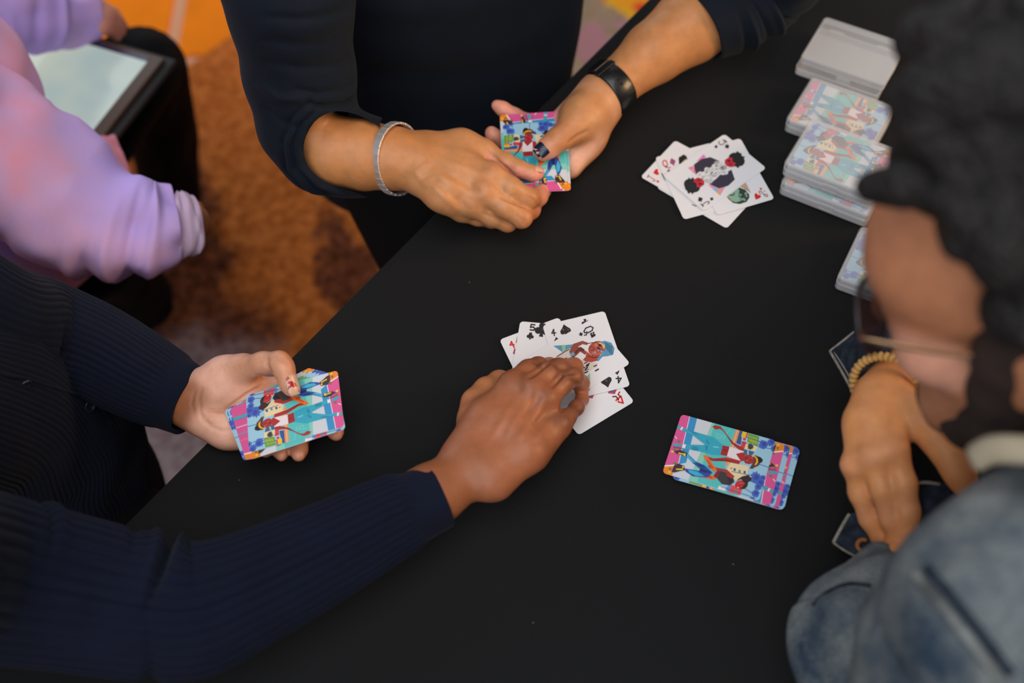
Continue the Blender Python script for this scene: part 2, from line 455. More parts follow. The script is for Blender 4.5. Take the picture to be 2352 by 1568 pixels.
for k, (cx, cy, r) in enumerate(((1572, 540, 66), (1665, 515, 58), (1690, 590, 40), (1478, 950, 84), (1530, 1010, 74), (1500, 1060, 50), (1470, 1140, 56), (1430, 1215, 44), (1560, 950, 44))):
    ad((70, 104, 190), palm(cx, cy, r, k)); ad((62, 74, 170), palm(cx + 6, cy - 6, r * .5, k + 40))
# first skater: white top, turquoise trousers, yellow headband
ad((92, 62, 54), [(1400, 832), (1436, 770), (1440, 700), (1470, 668), (1520, 690), (1564, 722), (1556, 752), (1530, 768), (1510, 800), (1470, 815), (1436, 838)])
ad((40, 28, 30), [(1480, 690), (1530, 690), (1562, 722), (1548, 756), (1510, 760)])
ad(RED, ell(1392, 722, 66, 56, 20)); ad(DRED, [(1330, 740), (1370, 772), (1420, 766), (1452, 730), (1440, 752), (1400, 780), (1350, 770)], [(1380, 690), (1350, 700), (1345, 720), (1362, 715)]); ad((214, 96, 84), [(1400, 690), (1440, 700), (1436, 716), (1404, 704)], [(1364, 722), (1384, 716), (1380, 740), (1362, 744)]); ad((70, 18, 26), [(1414, 716), (1430, 722), (1424, 734), (1412, 730)], [(1410, 694), (1424, 690), (1426, 700), (1412, 704)], [(1366, 712), (1374, 702), (1378, 724), (1370, 734)])
ad((240, 176, 44), [(1420, 664), (1462, 672), (1500, 708), (1508, 750), (1488, 786), (1458, 792), (1484, 748), (1476, 706), (1450, 684)])
ad(RED, [(1350, 660), (1300, 620), (1232, 655), (1292, 748), (1335, 740)])
ad((236, 222, 226), [(1158, 564), (1240, 590), (1332, 622), (1326, 634), (1236, 655), (1296, 746), (1226, 722), (1126, 682), (1120, 640)])
ad((166, 44, 46), [(1072, 548), (1160, 568), (1126, 682), (1044, 668)]); ad(DRED, [(1090, 600), (1130, 610), (1125, 622), (1085, 612)])
ad(RED, [(1336, 592), (1330, 622), (1270, 602), (1180, 520), (1130, 440), (1080, 372), (1040, 346), (990, 356), (946, 318), (985, 302), (1050, 318), (1100, 376), (1150, 450), (1210, 520), (1290, 558)])
ad(DRED, [(1120, 420), (1150, 450), (1200, 520), (1270, 590), (1240, 575), (1170, 505)])
ad(RED, [(1295, 742), (1272, 782), (1110, 748), (950, 744), (876, 726), (838, 690), (850, 676), (905, 694), (960, 712), (1120, 700), (1228, 722)])
ad(DRED, [(1240, 770), (1100, 740), (950, 738), (960, 726), (1110, 728)])
ad(TURQ, [(1076, 545), (960, 450), (740, 385), (590, 335), (568, 366), (700, 422), (862, 548), (620, 540), (606, 592), (780, 626), (950, 668), (1044, 672)])
ad((44, 140, 168), [(880, 470), (915, 530), (900, 545), (870, 500)], [(860, 548), (895, 560), (880, 630), (862, 600)], [(700, 560), (780, 580), (770, 620), (690, 606)], [(640, 350), (740, 392), (790, 430), (720, 412)])
ad((120, 208, 220), [(960, 560), (1030, 570), (1025, 585), (955, 575)])
ad((240, 232, 236), [(572, 318), (590, 330), (568, 366), (548, 356)], [(580, 540), (622, 540), (606, 592), (578, 580)])
ad((66, 168, 186), [(520, 302), (560, 312), (545, 352), (508, 342)], ell(512, 548, 62, 20, 6))
ad((166, 56, 106), [(452, 566), (520, 574), (590, 590), (560, 596), (470, 582)])
ad((96, 128, 60), ell(534, 504, 20, 12), ell(474, 602, 16, 12), ell(544, 602, 14, 10))
ln((246, 240, 244), 9, (486, 440), (506, 468))
# second skater: black top, orange shirt round the waist, blue trousers
ad((58, 38, 34), [(1296, 966), (1240, 985), (1262, 962), (1310, 932), (1385, 914), (1428, 962), (1408, 990), (1384, 1000), (1372, 1056), (1332, 1088), (1280, 1086), (1340, 1020)])
ad((200, 46, 48), ell(1276, 1030, 60, 46, -30)); ad((146, 32, 40), [(1230, 1030), (1250, 1070), (1300, 1072), (1326, 1030), (1318, 1062), (1280, 1084), (1240, 1070)]); ad((222, 92, 80), [(1276, 1002), (1310, 1008), (1306, 1024), (1270, 1018)]); ad((222, 200, 206), [(1246, 1062), (1272, 1066), (1268, 1076), (1244, 1072)]); ad((64, 18, 26), [(1284, 1026), (1300, 1030), (1296, 1040), (1282, 1036)], [(1288, 1000), (1302, 1002), (1300, 1010), (1286, 1008)])
ad((62, 60, 62), [(1036, 868), (1130, 888), (1200, 950), (1216, 1000), (1160, 1046), (1060, 1030), (996, 950)])
ad((44, 42, 46), [(1120, 900), (1190, 950), (1200, 1000), (1150, 1030), (1130, 960)])
ad(RED, [(1220, 936), (1122, 848), (1000, 828), (938, 798), (886, 800), (908, 834), (1000, 862), (1110, 880), (1125, 930), (1180, 960)])
ad((150, 34, 40), [(1000, 866), (1038, 868), (1000, 962), (956, 930)])
ad((238, 110, 44), [(832, 668), (884, 684), (1000, 850), (962, 886), (900, 790), (842, 706)], [(818, 886), (900, 904), (1000, 958), (960, 976), (786, 946), (886, 934)])
ad((200, 70, 30), [(880, 720), (960, 830), (940, 840), (880, 745)], [(860, 905), (950, 950), (930, 960), (850, 925)])
ad((44, 80, 164), [(940, 884), (852, 800), (740, 752), (640, 652), (622, 688), (700, 770), (800, 850), (912, 896)], [(940, 890), (800, 872), (600, 838), (612, 876), (700, 936), (880, 950), (912, 930)])
ad((34, 48, 110), [(800, 830), (900, 870), (950, 890), (860, 892), (780, 872)], [(760, 770), (840, 810), (850, 830), (770, 800)])
ad((64, 176, 214), [(640, 655), (740, 770), (690, 760), (625, 690)], [(640, 852), (760, 878), (850, 935), (740, 930), (660, 890)])
ad((70, 46, 58), [(470, 620), (560, 612), (636, 648), (622, 690), (560, 672), (500, 656)], [(436, 884), (468, 806), (520, 778), (600, 808), (604, 862), (545, 872), (474, 892)])
ad((232, 196, 56), ell(450, 630, 20, 15), ell(412, 886, 20, 16), ell(602, 668, 16, 20)); ln((226, 196, 60), 16, (530, 650), (590, 662)); ln((226, 196, 60), 18, (500, 850), (575, 850)); ad((232, 196, 56), ell(582, 822, 14, 12))
ad((90, 130, 62), ell(482, 780, 20, 16), ell(420, 846, 16, 16))
C4C = [(568, 162), (1722, 490), (1515, 1232), (322, 893)]      # corners: feet-left, sky-left, sky-right, feet-right
_h4 = homog(C4C, [(-CW / 2, -CHT / 2), (-CW / 2, CHT / 2), (CW / 2, CHT / 2), (CW / 2, -CHT / 2)])
BACK = card_mesh('card_back_up', SKY, [([_h4(p) for p in poly], c) for poly, c in B_])

def plane_at(h): return (A3(0, 0, TT + h), A3(1, 0, 0), A3(0, 1, 0), A3(0, 0, 1))
def to_plane(pl, u, v):
    O, X, Y, N = pl; d = ray(u, v); p = CAM + d * (((O - CAM) @ N) / (d @ N)) - O
    return A3(p @ X, p @ Y)
LOC = {'TL': (-CW / 2, CHT / 2), 'TR': (CW / 2, CHT / 2), 'BR': (CW / 2, -CHT / 2), 'BL': (-CW / 2, -CHT / 2)}
def fit_pose(pl, meas, loc=LOC):
    """rigid pose in plane pl taking local corners to the photo pixels in meas"""
    q = np.array([loc[k] for k in meas], float); p = np.array([to_plane(pl, *uv) for uv in meas.values()])
    cq, cp = q.mean(0), p.mean(0); a, b = q - cq, p - cp
    th = math.atan2((a[:, 0] * b[:, 1] - a[:, 1] * b[:, 0]).sum(), (a * b).sum())
    R = np.array([[math.cos(th), -math.sin(th)], [math.sin(th), math.cos(th)]])
    return cp - R @ cq, th
def pose_matrix(pl, t, th):
    O, X, Y, N = pl; x = X * math.cos(th) + Y * math.sin(th); y = -X * math.sin(th) + Y * math.cos(th)
    o = O + X * t[0] + Y * t[1]
    return Matrix(((x[0], y[0], N[0], o[0]), (x[1], y[1], N[1], o[1]), (x[2], y[2], N[2], o[2]), (0, 0, 0, 1)))
def place(me, pl, t, th, label, group=None):
    o = bpy.data.objects.new('playing_card', me); COL.objects.link(o)
    o.matrix_world = pose_matrix(pl, t, th)
    return tag(o, label, 'playing card', group)
def crop(x0, y0, k): return lambda p: (x0 + p[0] * k, y0 + p[1] * k)
def face_card(h, meas, cr, art, label, group):
    """a face-up card fitted to the photo; art drawn in the crop's coordinates"""
    pl = plane_at(h); t, th = fit_pose(pl, {k: cr(v) for k, v in meas.items()})
    R = np.array([[math.cos(th), math.sin(th)], [-math.sin(th), math.cos(th)]])
    pl2 = plane_at(h + CT)
    f = lambda p: tuple(R @ (to_plane(pl2, *cr(p)) - t))
    me = card_mesh('card_face_up', (228, 228, 233), [([f(p) for p in poly], c) for poly, c in art])
    return place(me, pl, t, th, label, group)
def rotp(pts, cx, cy, s, a):
    ca, sa = math.cos(math.radians(a)), math.sin(math.radians(a))
    return [(cx + s * (x * ca - y * sa), cy + s * (x * sa + y * ca)) for x, y in pts]
SPADE = [(0, -1), (.35, -.55), (.8, -.1), (.85, .3), (.55, .55), (.2, .45), (.3, .95), (-.3, .95), (-.2, .45), (-.55, .55), (-.85, .3), (-.8, -.1), (-.35, -.55)]
HEART = [(0, .95), (-.5, .45), (-.95, -.1), (-.9, -.6), (-.5, -.85), (0, -.5), (.5, -.85), (.9, -.6), (.95, -.1), (.5, .45)]
DIAM = [(0, -1), (.75, 0), (0, 1), (-.75, 0)]
BLK, RD = (44, 42, 44), (212, 44, 40)
def suit(S, cx, cy, s, a, c, sx=1.0): return (rotp([(x * sx, y) for x, y in S], cx, cy, s, a), c)
def club(cx, cy, s, a, c):
    return [(rotp(ell(x, y, .48, .48, 0, 12), cx, cy, s, a), c) for x, y in ((0, -.5), (-.5, .2), (.5, .2))] + [(rotp([(0, -.2), (.3, 1), (-.3, 1)], cx, cy, s, a), c)]
def pen(c, w, *pts): return [(q, c) for q in stroke(pts, w)]
def diam_flag(cx, cy, s, a):
    return [suit(DIAM, cx, cy, s, a, (206, 60, 66)), (rotp([(-.1, -.8), (.12, -.75), (.1, .8), (-.1, .75)], cx, cy, s, a), (70, 100, 170)), (rotp([(-.6, -.1), (.6, -.12), (.6, .1), (-.6, .12)], cx, cy, s, a), (70, 100, 170))]

# ---- pile in the middle of the table (crop of the photo at 940,680, scale .2551)
k2 = crop(940, 680, .25510)
GP = 'face-up cards in the pile under the dark brown hand'
face_card(.0004, {'BL': (1528, 1250), 'BR': (2022, 952)}, k2,
          diam_flag(1635, 895, 40, 60) + diam_flag(1832, 848, 52, 60) + pen(RD, 15, (1862, 938), (1905, 900), (1926, 962), (1880, 950)) + pen((150, 20, 24), 11, (1905, 905), (1880, 885), (1895, 862)) + pen((90, 16, 20), 11, (1885, 935), (1862, 902), (1832, 905)),
          'white card with a red scrolled index, lowest corner of the middle pile nearest the camera', GP)
face_card(.0009, {'TL': (822, 403), 'TR': (1345, 188), 'BL': (1120, 1040)}, k2,
          pen(RD, 13, (945, 436), (908, 440), (920, 408), (944, 462)) + diam_flag(990, 405, 46, -20) + diam_flag(960, 505, 40, -20),
          'white four of diamonds at the far left of the middle pile', GP)
face_card(.0014, {'TL': (1042, 200), 'TR': (1560, 252), 'BL': (850, 985)}, k2,
          pen(BLK, 13, (1132, 258), (1098, 254), (1092, 280), (1118, 277), (1131, 291), (1119, 307), (1088, 303)) + club(1090, 357, 33, 8, BLK) + club(1195, 300, 66, 8, BLK),
          'white five of clubs between the four of diamonds and the four of spades', GP)
face_card(.0019, {'TL': (1198, 262), 'TR': (1757, 138), 'BR': (1992, 808)}, k2,
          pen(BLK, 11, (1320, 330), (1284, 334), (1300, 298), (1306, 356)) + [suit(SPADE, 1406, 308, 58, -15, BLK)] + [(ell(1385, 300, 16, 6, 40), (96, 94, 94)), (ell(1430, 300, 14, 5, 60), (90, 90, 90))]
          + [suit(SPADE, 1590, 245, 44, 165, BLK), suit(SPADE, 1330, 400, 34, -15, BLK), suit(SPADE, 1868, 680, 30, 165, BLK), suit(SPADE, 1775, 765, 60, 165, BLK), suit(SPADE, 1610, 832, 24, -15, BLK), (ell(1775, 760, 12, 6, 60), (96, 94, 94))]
          + pen(BLK, 12, (1862, 742), (1908, 738), (1884, 780), (1880, 722)),
          'white four of spades partly covered by the queen in the middle pile', GP)
QA = [([(1296, 446), (1512, 432), (1390, 512)], (96, 150, 180)), ([(1372, 446), (1410, 440), (1400, 508), (1380, 500)], (146, 190, 160)),
      ([(1565, 760), (1628, 690), (1628, 785), (1575, 785)], (140, 196, 160)), ([(1575, 765), (1600, 745), (1605, 785), (1575, 785)], (110, 160, 170)),
      ([(1520, 660), (1570, 640), (1600, 690), (1560, 705)], (120, 160, 190)),
      ([(1310, 560), (1350, 520), (1440, 470), (1500, 480), (1600, 590), (1700, 600), (1690, 640), (1560, 705), (1500, 650), (1440, 620), (1370, 590)], (214, 204, 196))]
rg = random.Random(5)
for i in range(60):
    x = rg.uniform(1320, 1690); y = rg.uniform(510, 690)
    if y < 470 + (1700 - x) * .3 or y > 560 + (x - 1310) * .45 or y > 705 - abs(x - 1560) * .3: continue
    QA += pen((46, 40, 44), rg.uniform(6, 13), (x - 14, y + 9), (x + rg.uniform(8, 20), y - rg.uniform(0, 14)))
QA += [([(1470, 570), (1520, 510), (1580, 500), (1590, 545), (1540, 600), (1500, 600)], (232, 230, 232)),
       ([(1440, 500), (1475, 430), (1560, 402), (1612, 420), (1600, 440), (1560, 432), (1520, 455), (1600, 500), (1585, 530), (1540, 500), (1500, 540), (1460, 540)], (146, 78, 62)),
       ([(1490, 500), (1540, 455), (1580, 480), (1570, 500), (1530, 490), (1500, 525)], (104, 48, 44)), ([(1444, 520), (1480, 500), (1490, 530), (1460, 545)], (110, 160, 200)),
       ([(1575, 585), (1600, 500), (1650, 540), (1720, 520), (1700, 580), (1640, 595)], (176, 74, 60)),
       (ell(1690, 470, 82, 64, -24), (170, 82, 66)), ([(1640, 500), (1690, 515), (1740, 500), (1720, 520), (1670, 530), (1640, 520)], (196, 104, 84)), ([(1616, 470), (1636, 452), (1660, 462), (1664, 482), (1640, 492)], (128, 52, 50)), ([(1624, 470), (1650, 462), (1656, 474), (1634, 482)], (196, 92, 84)), ([(1664, 430), (1690, 420), (1700, 448), (1676, 462)], (202, 116, 92)), ([(1700, 438), (1720, 430), (1734, 448), (1712, 452)], (40, 26, 30)), ([(1660, 500), (1680, 496), (1684, 512), (1664, 514)], (140, 160, 196)), ([(1694, 486), (1708, 480), (1712, 494), (1698, 498)], (140, 160, 196)),
       (ell(1705, 470, 16, 7, 40), (60, 34, 36)), (ell(1735, 500, 18, 10, 20), (120, 160, 200)), ([(1700, 420), (1740, 410), (1768, 450), (1752, 480), (1735, 440)], (226, 186, 130)),
       ([(1712, 412), (1760, 402), (1820, 420), (1848, 470), (1838, 525), (1790, 540), (1740, 545), (1700, 590), (1690, 560), (1740, 515), (1766, 480), (1762, 440)], (92, 150, 184))]
for k in range(7): QA += pen((54, 96, 128), 6, (1765 + 10 * k, 415 + 6 * k), (1770 + 9 * k, 470 + 10 * k))
QA += pen((60, 36, 36), 6, (1600, 430), (1640, 420), (1690, 415)) + pen((60, 36, 36), 6, (1610, 540), (1660, 555), (1700, 550)) + pen((50, 40, 44), 7, (1440, 480), (1400, 500), (1330, 545))
QA += pen(BLK, 11, (1572, 318), (1590, 288), (1632, 272), (1655, 284), (1648, 308), (1612, 330), (1580, 330), (1572, 318)) + pen(BLK, 9, (1600, 318), (1596, 350), (1575, 352))
QA += [suit(SPADE, 1546, 344, 20, 160, BLK), suit(SPADE, 1652, 350, 30, 200, BLK), (ell(1650, 342, 8, 4), (190, 190, 170))]
face_card(.0024, {'TL': (1660, 198), 'TR': (1996, 602), 'BL': (940, 622)}, k2, QA, 'queen of spades with a blue head wrap portrait, topmost of the middle pile', GP)

# ---- pile at the top right (crop at 1440,290, scale .16156)
k5 = crop(1440, 290, .16156)
GR = 'face-up cards in the pile beside the plastic cases'
face_card(.0004, {'TL': (430, 880), 'TR': (918, 343), 'BR': (1910, 918), 'BL': (1420, 1455)}, k5, [], 'blank-looking white card sticking out lowest from the pile beside the plastic cases', GR)
face_card(.0009, {'TL': (215, 738), 'TR': (705, 210), 'BR': (1653, 731), 'BL': (1163, 1262)}, k5,
          [suit(HEART, 415, 652, 46, 75, RD), suit(HEART, 438, 784, 22, 20, RD)] + pen((150, 30, 34), 13, (310, 690), (290, 728)) + pen((180, 60, 60), 11, (305, 708), (345, 730), (400, 762), (395, 782), (360, 772))
          + [([(480, 660), (560, 700), (600, 790), (540, 770)], (70, 74, 84))],
          'jack of hearts at the left of the pile beside the plastic cases', GR)
face_card(.0014, {'TL': (400, 458), 'TR': (1205, 215), 'BL': (795, 1335)}, k5,
          diam_flag(650, 505, 60, -20) + diam_flag(595, 635, 34, -20) + [(palm(800, 470, 74, 9), (40, 40, 40)), ([(735, 450), (800, 405), (850, 420), (850, 500), (800, 520), (740, 540)], (40, 40, 42)), ([(768, 528), (830, 466), (856, 480), (856, 520)], (236, 178, 60)), ([(715, 560), (790, 540), (780, 570)], (120, 180, 200))]
          + pen((196, 66, 46), 15, (560, 490), (525, 484), (508, 510), (520, 555), (560, 585), (578, 550), (560, 500)) + pen((120, 40, 40), 10, (545, 560), (600, 596), (620, 578)) + pen((90, 90, 90), 14, (930, 1112), (985, 1136)),
          'queen of diamonds under the jack of spades, upper left of its pile', GR)
face_card(.0019, {'BR': (2100, 1020), 'BL': (1275, 1278), 'TR': (1618, 175)}, k5,
          [([(1600, 855), (1690, 800), (1768, 955), (1700, 900)], (196, 160, 140)), ([(1640, 870), (1700, 890), (1768, 955), (1720, 920)], (110, 150, 140)),
           ([(1420, 1000), (1500, 940), (1600, 870), (1680, 900), (1735, 960), (1742, 1010), (1700, 1075), (1600, 1105), (1510, 1090), (1450, 1040)], (52, 66, 60)),
           ([(1430, 1000), (1500, 940), (1580, 880), (1600, 920), (1585, 1000), (1620, 1060), (1550, 1080), (1490, 1060)], (140, 178, 156))]
          + [(palm(1600 + 60 * math.cos(k) + 40, 990 + 55 * math.sin(k * 1.7), 20, k), (130, 168, 150)) for k in range(9)] + pen((70, 60, 54), 16, (1460, 975), (1510, 980), (1530, 950)) + pen((200, 130, 100), 12, (1470, 1045), (1500, 1030))
          + [suit(HEART, 1852, 1000, 50, 25, RD), suit(HEART, 1903, 890, 20, 20, RD)] + pen((150, 54, 54), 11, (1905, 960), (1880, 945), (1878, 925), (1905, 920), (1930, 950), (1960, 990), (1995, 1000), (2000, 975), (1975, 965), (1950, 970)) + pen((150, 54, 54), 9, (1945, 930), (1960, 915)),
          'heart court card with a green-tinted portrait, right of the pile beside the plastic cases', GR)
JA = [([(985, 500), (1090, 395), (1125, 440), (1060, 480)], (226, 136, 190)), ([(865, 590), (945, 560), (1000, 705)], (226, 130, 190)), ([(900, 610), (945, 595), (955, 650)], (240, 170, 110)),
      ([(1150, 830), (1405, 850), (1325, 985)], (226, 150, 190)), ([(1200, 870), (1300, 890), (1290, 950)], (120, 190, 224)), ([(1285, 920), (1340, 900), (1320, 970), (1295, 960)], (240, 170, 60)),
      ([(950, 545), (1060, 465), (1185, 438), (1310, 490), (1240, 560), (1200, 640), (1060, 650), (995, 700), (965, 620)], (62, 58, 74)),
      ([(1170, 820), (1250, 760), (1330, 690), (1440, 640), (1485, 615), (1535, 755), (1440, 845), (1310, 882)], (62, 58, 74)),
      (ell(1330, 555, 100, 50, 28), (170, 170, 172)), (ell(1140, 750, 90, 56, 28), (196, 196, 198))]
rg = random.Random(8)
for i in range(46):
    t = rg.random(); x = 1060 + 330 * t + rg.uniform(-70, 70); y = 700 - 130 * t + rg.uniform(-75, 85)
    JA.append((palm(x, y, rg.uniform(22, 40), i), (226, 226, 228)))
for i in range(60):
    t = rg.random(); x = 1060 + 330 * t + rg.uniform(-70, 70); y = 700 - 130 * t + rg.uniform(-75, 85)
    JA += pen((92, 92, 96), 5, (x - 14, y + 12), (x + 14, y - 8))
JA += [(ell(1380, 560, 54, 40, 70), (232, 230, 232))] * 0
for cx, cy, hx, hy, sgn in ((1470, 515, 1560, 475, 1), (1020, 800, 925, 845, -1)):
    JA.append((palm(hx, hy, 130, 60 + sgn), (44, 44, 46))); JA.append((ell(hx, hy, 122, 90, 28), (44, 44, 46)))
    JA.append((rotp([(-.95, -.2), (-.4, -.75), (.2, -.8), (.3, -.2), (.85, -.05), (.8, .35), (.3, .75), (-.4, .7), (-.85, .3)], cx, cy, 88 * sgn, 10), (196, 52, 62)))
    JA.append((rotp([(-.6, -.25), (-.1, -.4), (.0, -.1), (-.4, 0)], cx, cy, 88 * sgn, 10), (70, 32, 60))); JA.append((rotp([(-.2, .2), (.3, .1), (.35, .35), (-.1, .5)], cx, cy, 88 * sgn, 10), (130, 30, 44)))
for c in ((90, 86, 80),):
    JA += pen(c, 11, (1362, 195), (1400, 205), (1420, 232), (1395, 222)) + pen(c, 11, (1392, 210), (1372, 258), (1330, 266), (1305, 240), (1312, 212)) + pen(c, 12, (1046, 1108), (1090, 1132), (1072, 1142)) + pen(c, 11, (1068, 1118), (1120, 1080), (1160, 1070), (1172, 1088), (1150, 1108))
JA += [suit(SPADE, 1268, 291, 26, 20, BLK), suit(SPADE, 1425, 290, 36, 150, BLK), suit(SPADE, 1042, 1040, 40, -30, BLK), suit(SPADE, 1205, 1036, 28, 200, BLK)]
# the jack's short sides run from left corner to bottom corner and from top corner to right corner
face_card(.0026, {'BL': (525, 708), 'BR': (1085, 1210), 'TR': (1975, 590), 'TL': (1390, 110)}, k5, JA, 'jack of spades with two mirrored portraits, topmost of the pile beside the plastic cases', GR)

# ---- face-down deck at the right
k4 = crop(1460, 920, .18707)
ORD = ['first', 'second', 'third', 'fourth', 'fifth', 'sixth', 'seventh', 'eighth', 'ninth', 'tenth', 'eleventh', 'twelfth']
GD = 'face-down cards stacked on the table by the denim sleeve'
dk = [({'BL': (568, 162), 'TL': (1722, 490), 'TR': (1515, 1232), 'BR': (322, 893)}, 0, 0, 'topmost face-down card of the deck by the denim cuff, skaters picture whole'),
      ({'BL': (568, 162), 'TL': (1722, 490), 'TR': (1515, 1232), 'BR': (322, 893)}, 118, 60, 'face-down card just under the top of the deck by the denim cuff, pink end showing'),
      ({'BL': (568, 162), 'TL': (1722, 490), 'TR': (1515, 1232), 'BR': (322, 893)}, 180, 74, 'third face-down card of the deck by the denim cuff, narrow sky strip showing'),
      ({'BL': (568, 162), 'TL': (1722, 490), 'TR': (1515, 1232), 'BR': (322, 893)}, 224, 82, 'fourth face-down card of the deck by the denim cuff, narrow pink strip showing'),
      ({'BL': (568, 162), 'TL': (1722, 490), 'TR': (1515, 1232), 'BR': (322, 893)}, 296, 100, 'fifth face-down card of the deck by the denim cuff, sky end jutting furthest right')]
ND = 11
for i in range(ND):
    m_, dx, dy, lb = dk[min(i, 4)]
    if i > 4: dx, dy, lb = 292 - (i % 3) * 14, 100 + (i % 2) * 6, ORD[i] + ' face-down card from the top of the deck by the denim cuff'
    h = .0004 + (ND - 1 - i) * .00056
    pl = plane_at(h)
    t, th = fit_pose(pl, {k: k4((v[0] + dx, v[1] + dy)) for k, v in m_.items()})
    if i in (1, 3) or (i > 4 and i % 2): th += math.pi
    place(BACK, pl, t, th + (0, .02, .0, .015, -.01)[i % 5], lb, GD)

# ---- fan of cards in the left player's hand (crop at 400,780, scale .19133)
k3 = crop(400, 780, .19133)
BX = nrm(A3(.987, .106, .124)); BN = nrm(A3(-.133, .079, .988)); BN = nrm(BN - BX * (BN @ BX)); BY = np.cross(BN, BX)
BO = P(680, 942, .052)
GF = 'face-down cards fanned in the cardigan wearer\'s palm'
NF = 9
for i in range(NF):
    pl = (BO - BN * .00062 * i, BX, BY, BN)
    if i == 0:
        meas = {'TL': (915, 1335), 'TR': (870, 690), 'BR': (1955, 365), 'BL': (2030, 1050)}
        lb = 'topmost card of the fan in the cardigan wearer\'s palm'
    else:
        q = (NF - 1 - i) / (NF - 2); a_, b_ = (838 + 84 * q, 1462 - 26 * q), (602 + 236 * q, 848 - 80 * q)
        lb = ORD[i] + ' card from the top of the fan in the cardigan wearer\'s palm'
        meas = {'BR': a_, 'BL': b_}
        if i >= 7:
            meas = {'TL': a_, 'TR': b_}; lb = ORD[i] + ' card from the top of the fan in the cardigan wearer\'s palm, blue edge'
    t, th = fit_pose(pl, {k: k3(v) for k, v in meas.items()})
    place(BACK, pl, t, th, lb, GF)

# ---- cards in the hands of the player in black (crop at 660,200, scale .34014)
k1 = crop(660, 200, .34014)
GH = 'face-down cards held by the player in the black shirt'
AN = nrm(A3(.02, -.05, 1.0)); AX = nrm(A3(1, 0, 0) - AN * AN[0]); AY = np.cross(AN, AX)
AO = P(1228, 356, .040)
NH = 8
for i in range(NH):
    pl = (AO - AN * .00062 * i, AX, AY, AN)
    t, th = fit_pose(pl, {'TL': k1((1464, 268)), 'TR': k1((1846, 236)), 'BR': k1((1887, 684)), 'BL': k1((1496, 690))})
    if i == 0: lb = 'topmost card held by the player in black, skaters picture upright'
    elif i == 1:
        t, th = t + A3(-.002, .0135), th + math.pi; lb = 'card jutting out above the top one, held by the player in black'
    elif i == 2: t, th = t + A3(.0035, -.002), th - .03; lb = 'card peeking out right of the top one in the hands of the player in black'
    else:
        t, th = t + A3(.0035 - .0004 * i, .0), th - .02; lb = ORD[i] + ' card from the top of the deck held by the player in black'
    place(BACK, pl, t, th, lb, GH)

# ================================================================ plastic card cases
m_plastic = mat('frosted_plastic', (.88, .89, .92), .30, alpha=.24, spec=.5, bump=(700, .1, .0004))
m_deckside = mat('deck_edge', lin((214, 216, 224)), .5, bump=(500, .2, .0003))
KL, KW, KH = .097, .072, .0195
def shell(z0, z1, open_up, w=KL, d=KW, t=.0016, r=.005):
    """thin-walled tray with rounded corners, open upwards or downwards"""
    o = rrect(w, d, r, 4); inn = rrect(w - 2 * t, d - 2 * t, r - t, 4); n = len(o)
    o2 = rrect(w - .003, d - .003, r - .001, 4)
    zf, zo = (z0, z1) if open_up else (z1, z0); s = 1 if open_up else -1
    V = [(x, y, zf) for x, y in o2] + [(x, y, zf + s * .0016) for x, y in o] + [(x, y, zo) for x, y in o] + [(x, y, zo) for x, y in inn] + [(x, y, zf + s * t) for x, y in inn]
    Fc = []
    for a in range(4):
        for i in range(n):
            j = (i + 1) % n; q = [a * n + i, a * n + j, (a + 1) * n + j, (a + 1) * n + i]; Fc.append(q if open_up else q[::-1])
    bot = list(range(n)); top = [4 * n + i for i in range(n)]
    Fc.append(bot[::-1] if open_up else bot); Fc.append(top if open_up else top[::-1])
    return np.array(V), Fc
def card_case(corner, h, ang, label, dlabel, deck=0, gap=0.0, shift=(0, 0)):
    """corner: photo pixel of the near-left corner of the base; h: height it stands at"""
    p = P(*corner, h); a = math.radians(ang); X = A3(math.cos(a), math.sin(a)); Y = A3(-X[1], X[0])
    c = p[:2] + X * KL / 2 + Y * KW / 2
    M = np.array([X, Y]).T
    z = TT + h + .0006
    root = thing('card_case', (c[0], c[1], z), label, 'card case', 'frosted plastic card cases')
    def T(v, dx=0, dy=0, dz=0):
        v = np.asarray(v, float); q = (v[:, :2] + (dx, dy)) @ M.T + c
        return np.c_[q, v[:, 2] + z + dz]
    hb = KH * .52
    v, f = shell(0, hb, True); base = make('base', T(v), f, m_plastic, root, smooth=False)
    v, f = shell(hb + .0004, KH, False); make('lid', T(v, *shift, gap), f, m_plastic, root, smooth=False)
    v, f = box((-.004, -KW / 2 - .0018, hb - .005), (.012, -KW / 2, hb + .004), .0006); make('latch', T(v, *shift, gap * .5), f, m_plastic, root, smooth=False)
    for sx in (-.028, .028):
        v, f = tube([(sx - .008, KW / 2 + .0008, hb), (sx + .008, KW / 2 + .0008, hb)], .0012, 8); make('hinge', T(v), f, m_plastic, root)
    if deck:
        v, f = box((-CHT / 2, -CW / 2, .002), (CHT / 2, CW / 2, KH - .0029), .0006)
        dr = thing('card_deck', (c[0], c[1], z + .002), dlabel, 'card deck', 'decks in the plastic cases')
        make('deck_block', T(v), f, m_deckside, dr, smooth=False)
        o = bpy.data.objects.new('top_card', BACK); COL.objects.link(o)
        d3 = a + (math.pi / 2 if deck > 0 else -math.pi / 2)
        put(o, dr); o.matrix_basis = Matrix.Translation((c[0], c[1], z + KH - .0027)) @ Matrix.Rotation(d3, 4, 'Z')
    return root
card_case((1822, 172), 0, -35.5, 'empty frosted plastic card case with its lid slightly raised, farthest of the cases', '', 0, .0075, (.003, .002))
card_case((1798, 303), 0, -36, 'closed frosted plastic card case between the empty case and the stack of two', 'deck in the case behind the stack of two, skaters\' feet to the left', -1)
card_case((1786, 447), 0, -36, 'lower frosted plastic card case of the stack of two', 'deck in the lower case of the stack of two', -1)
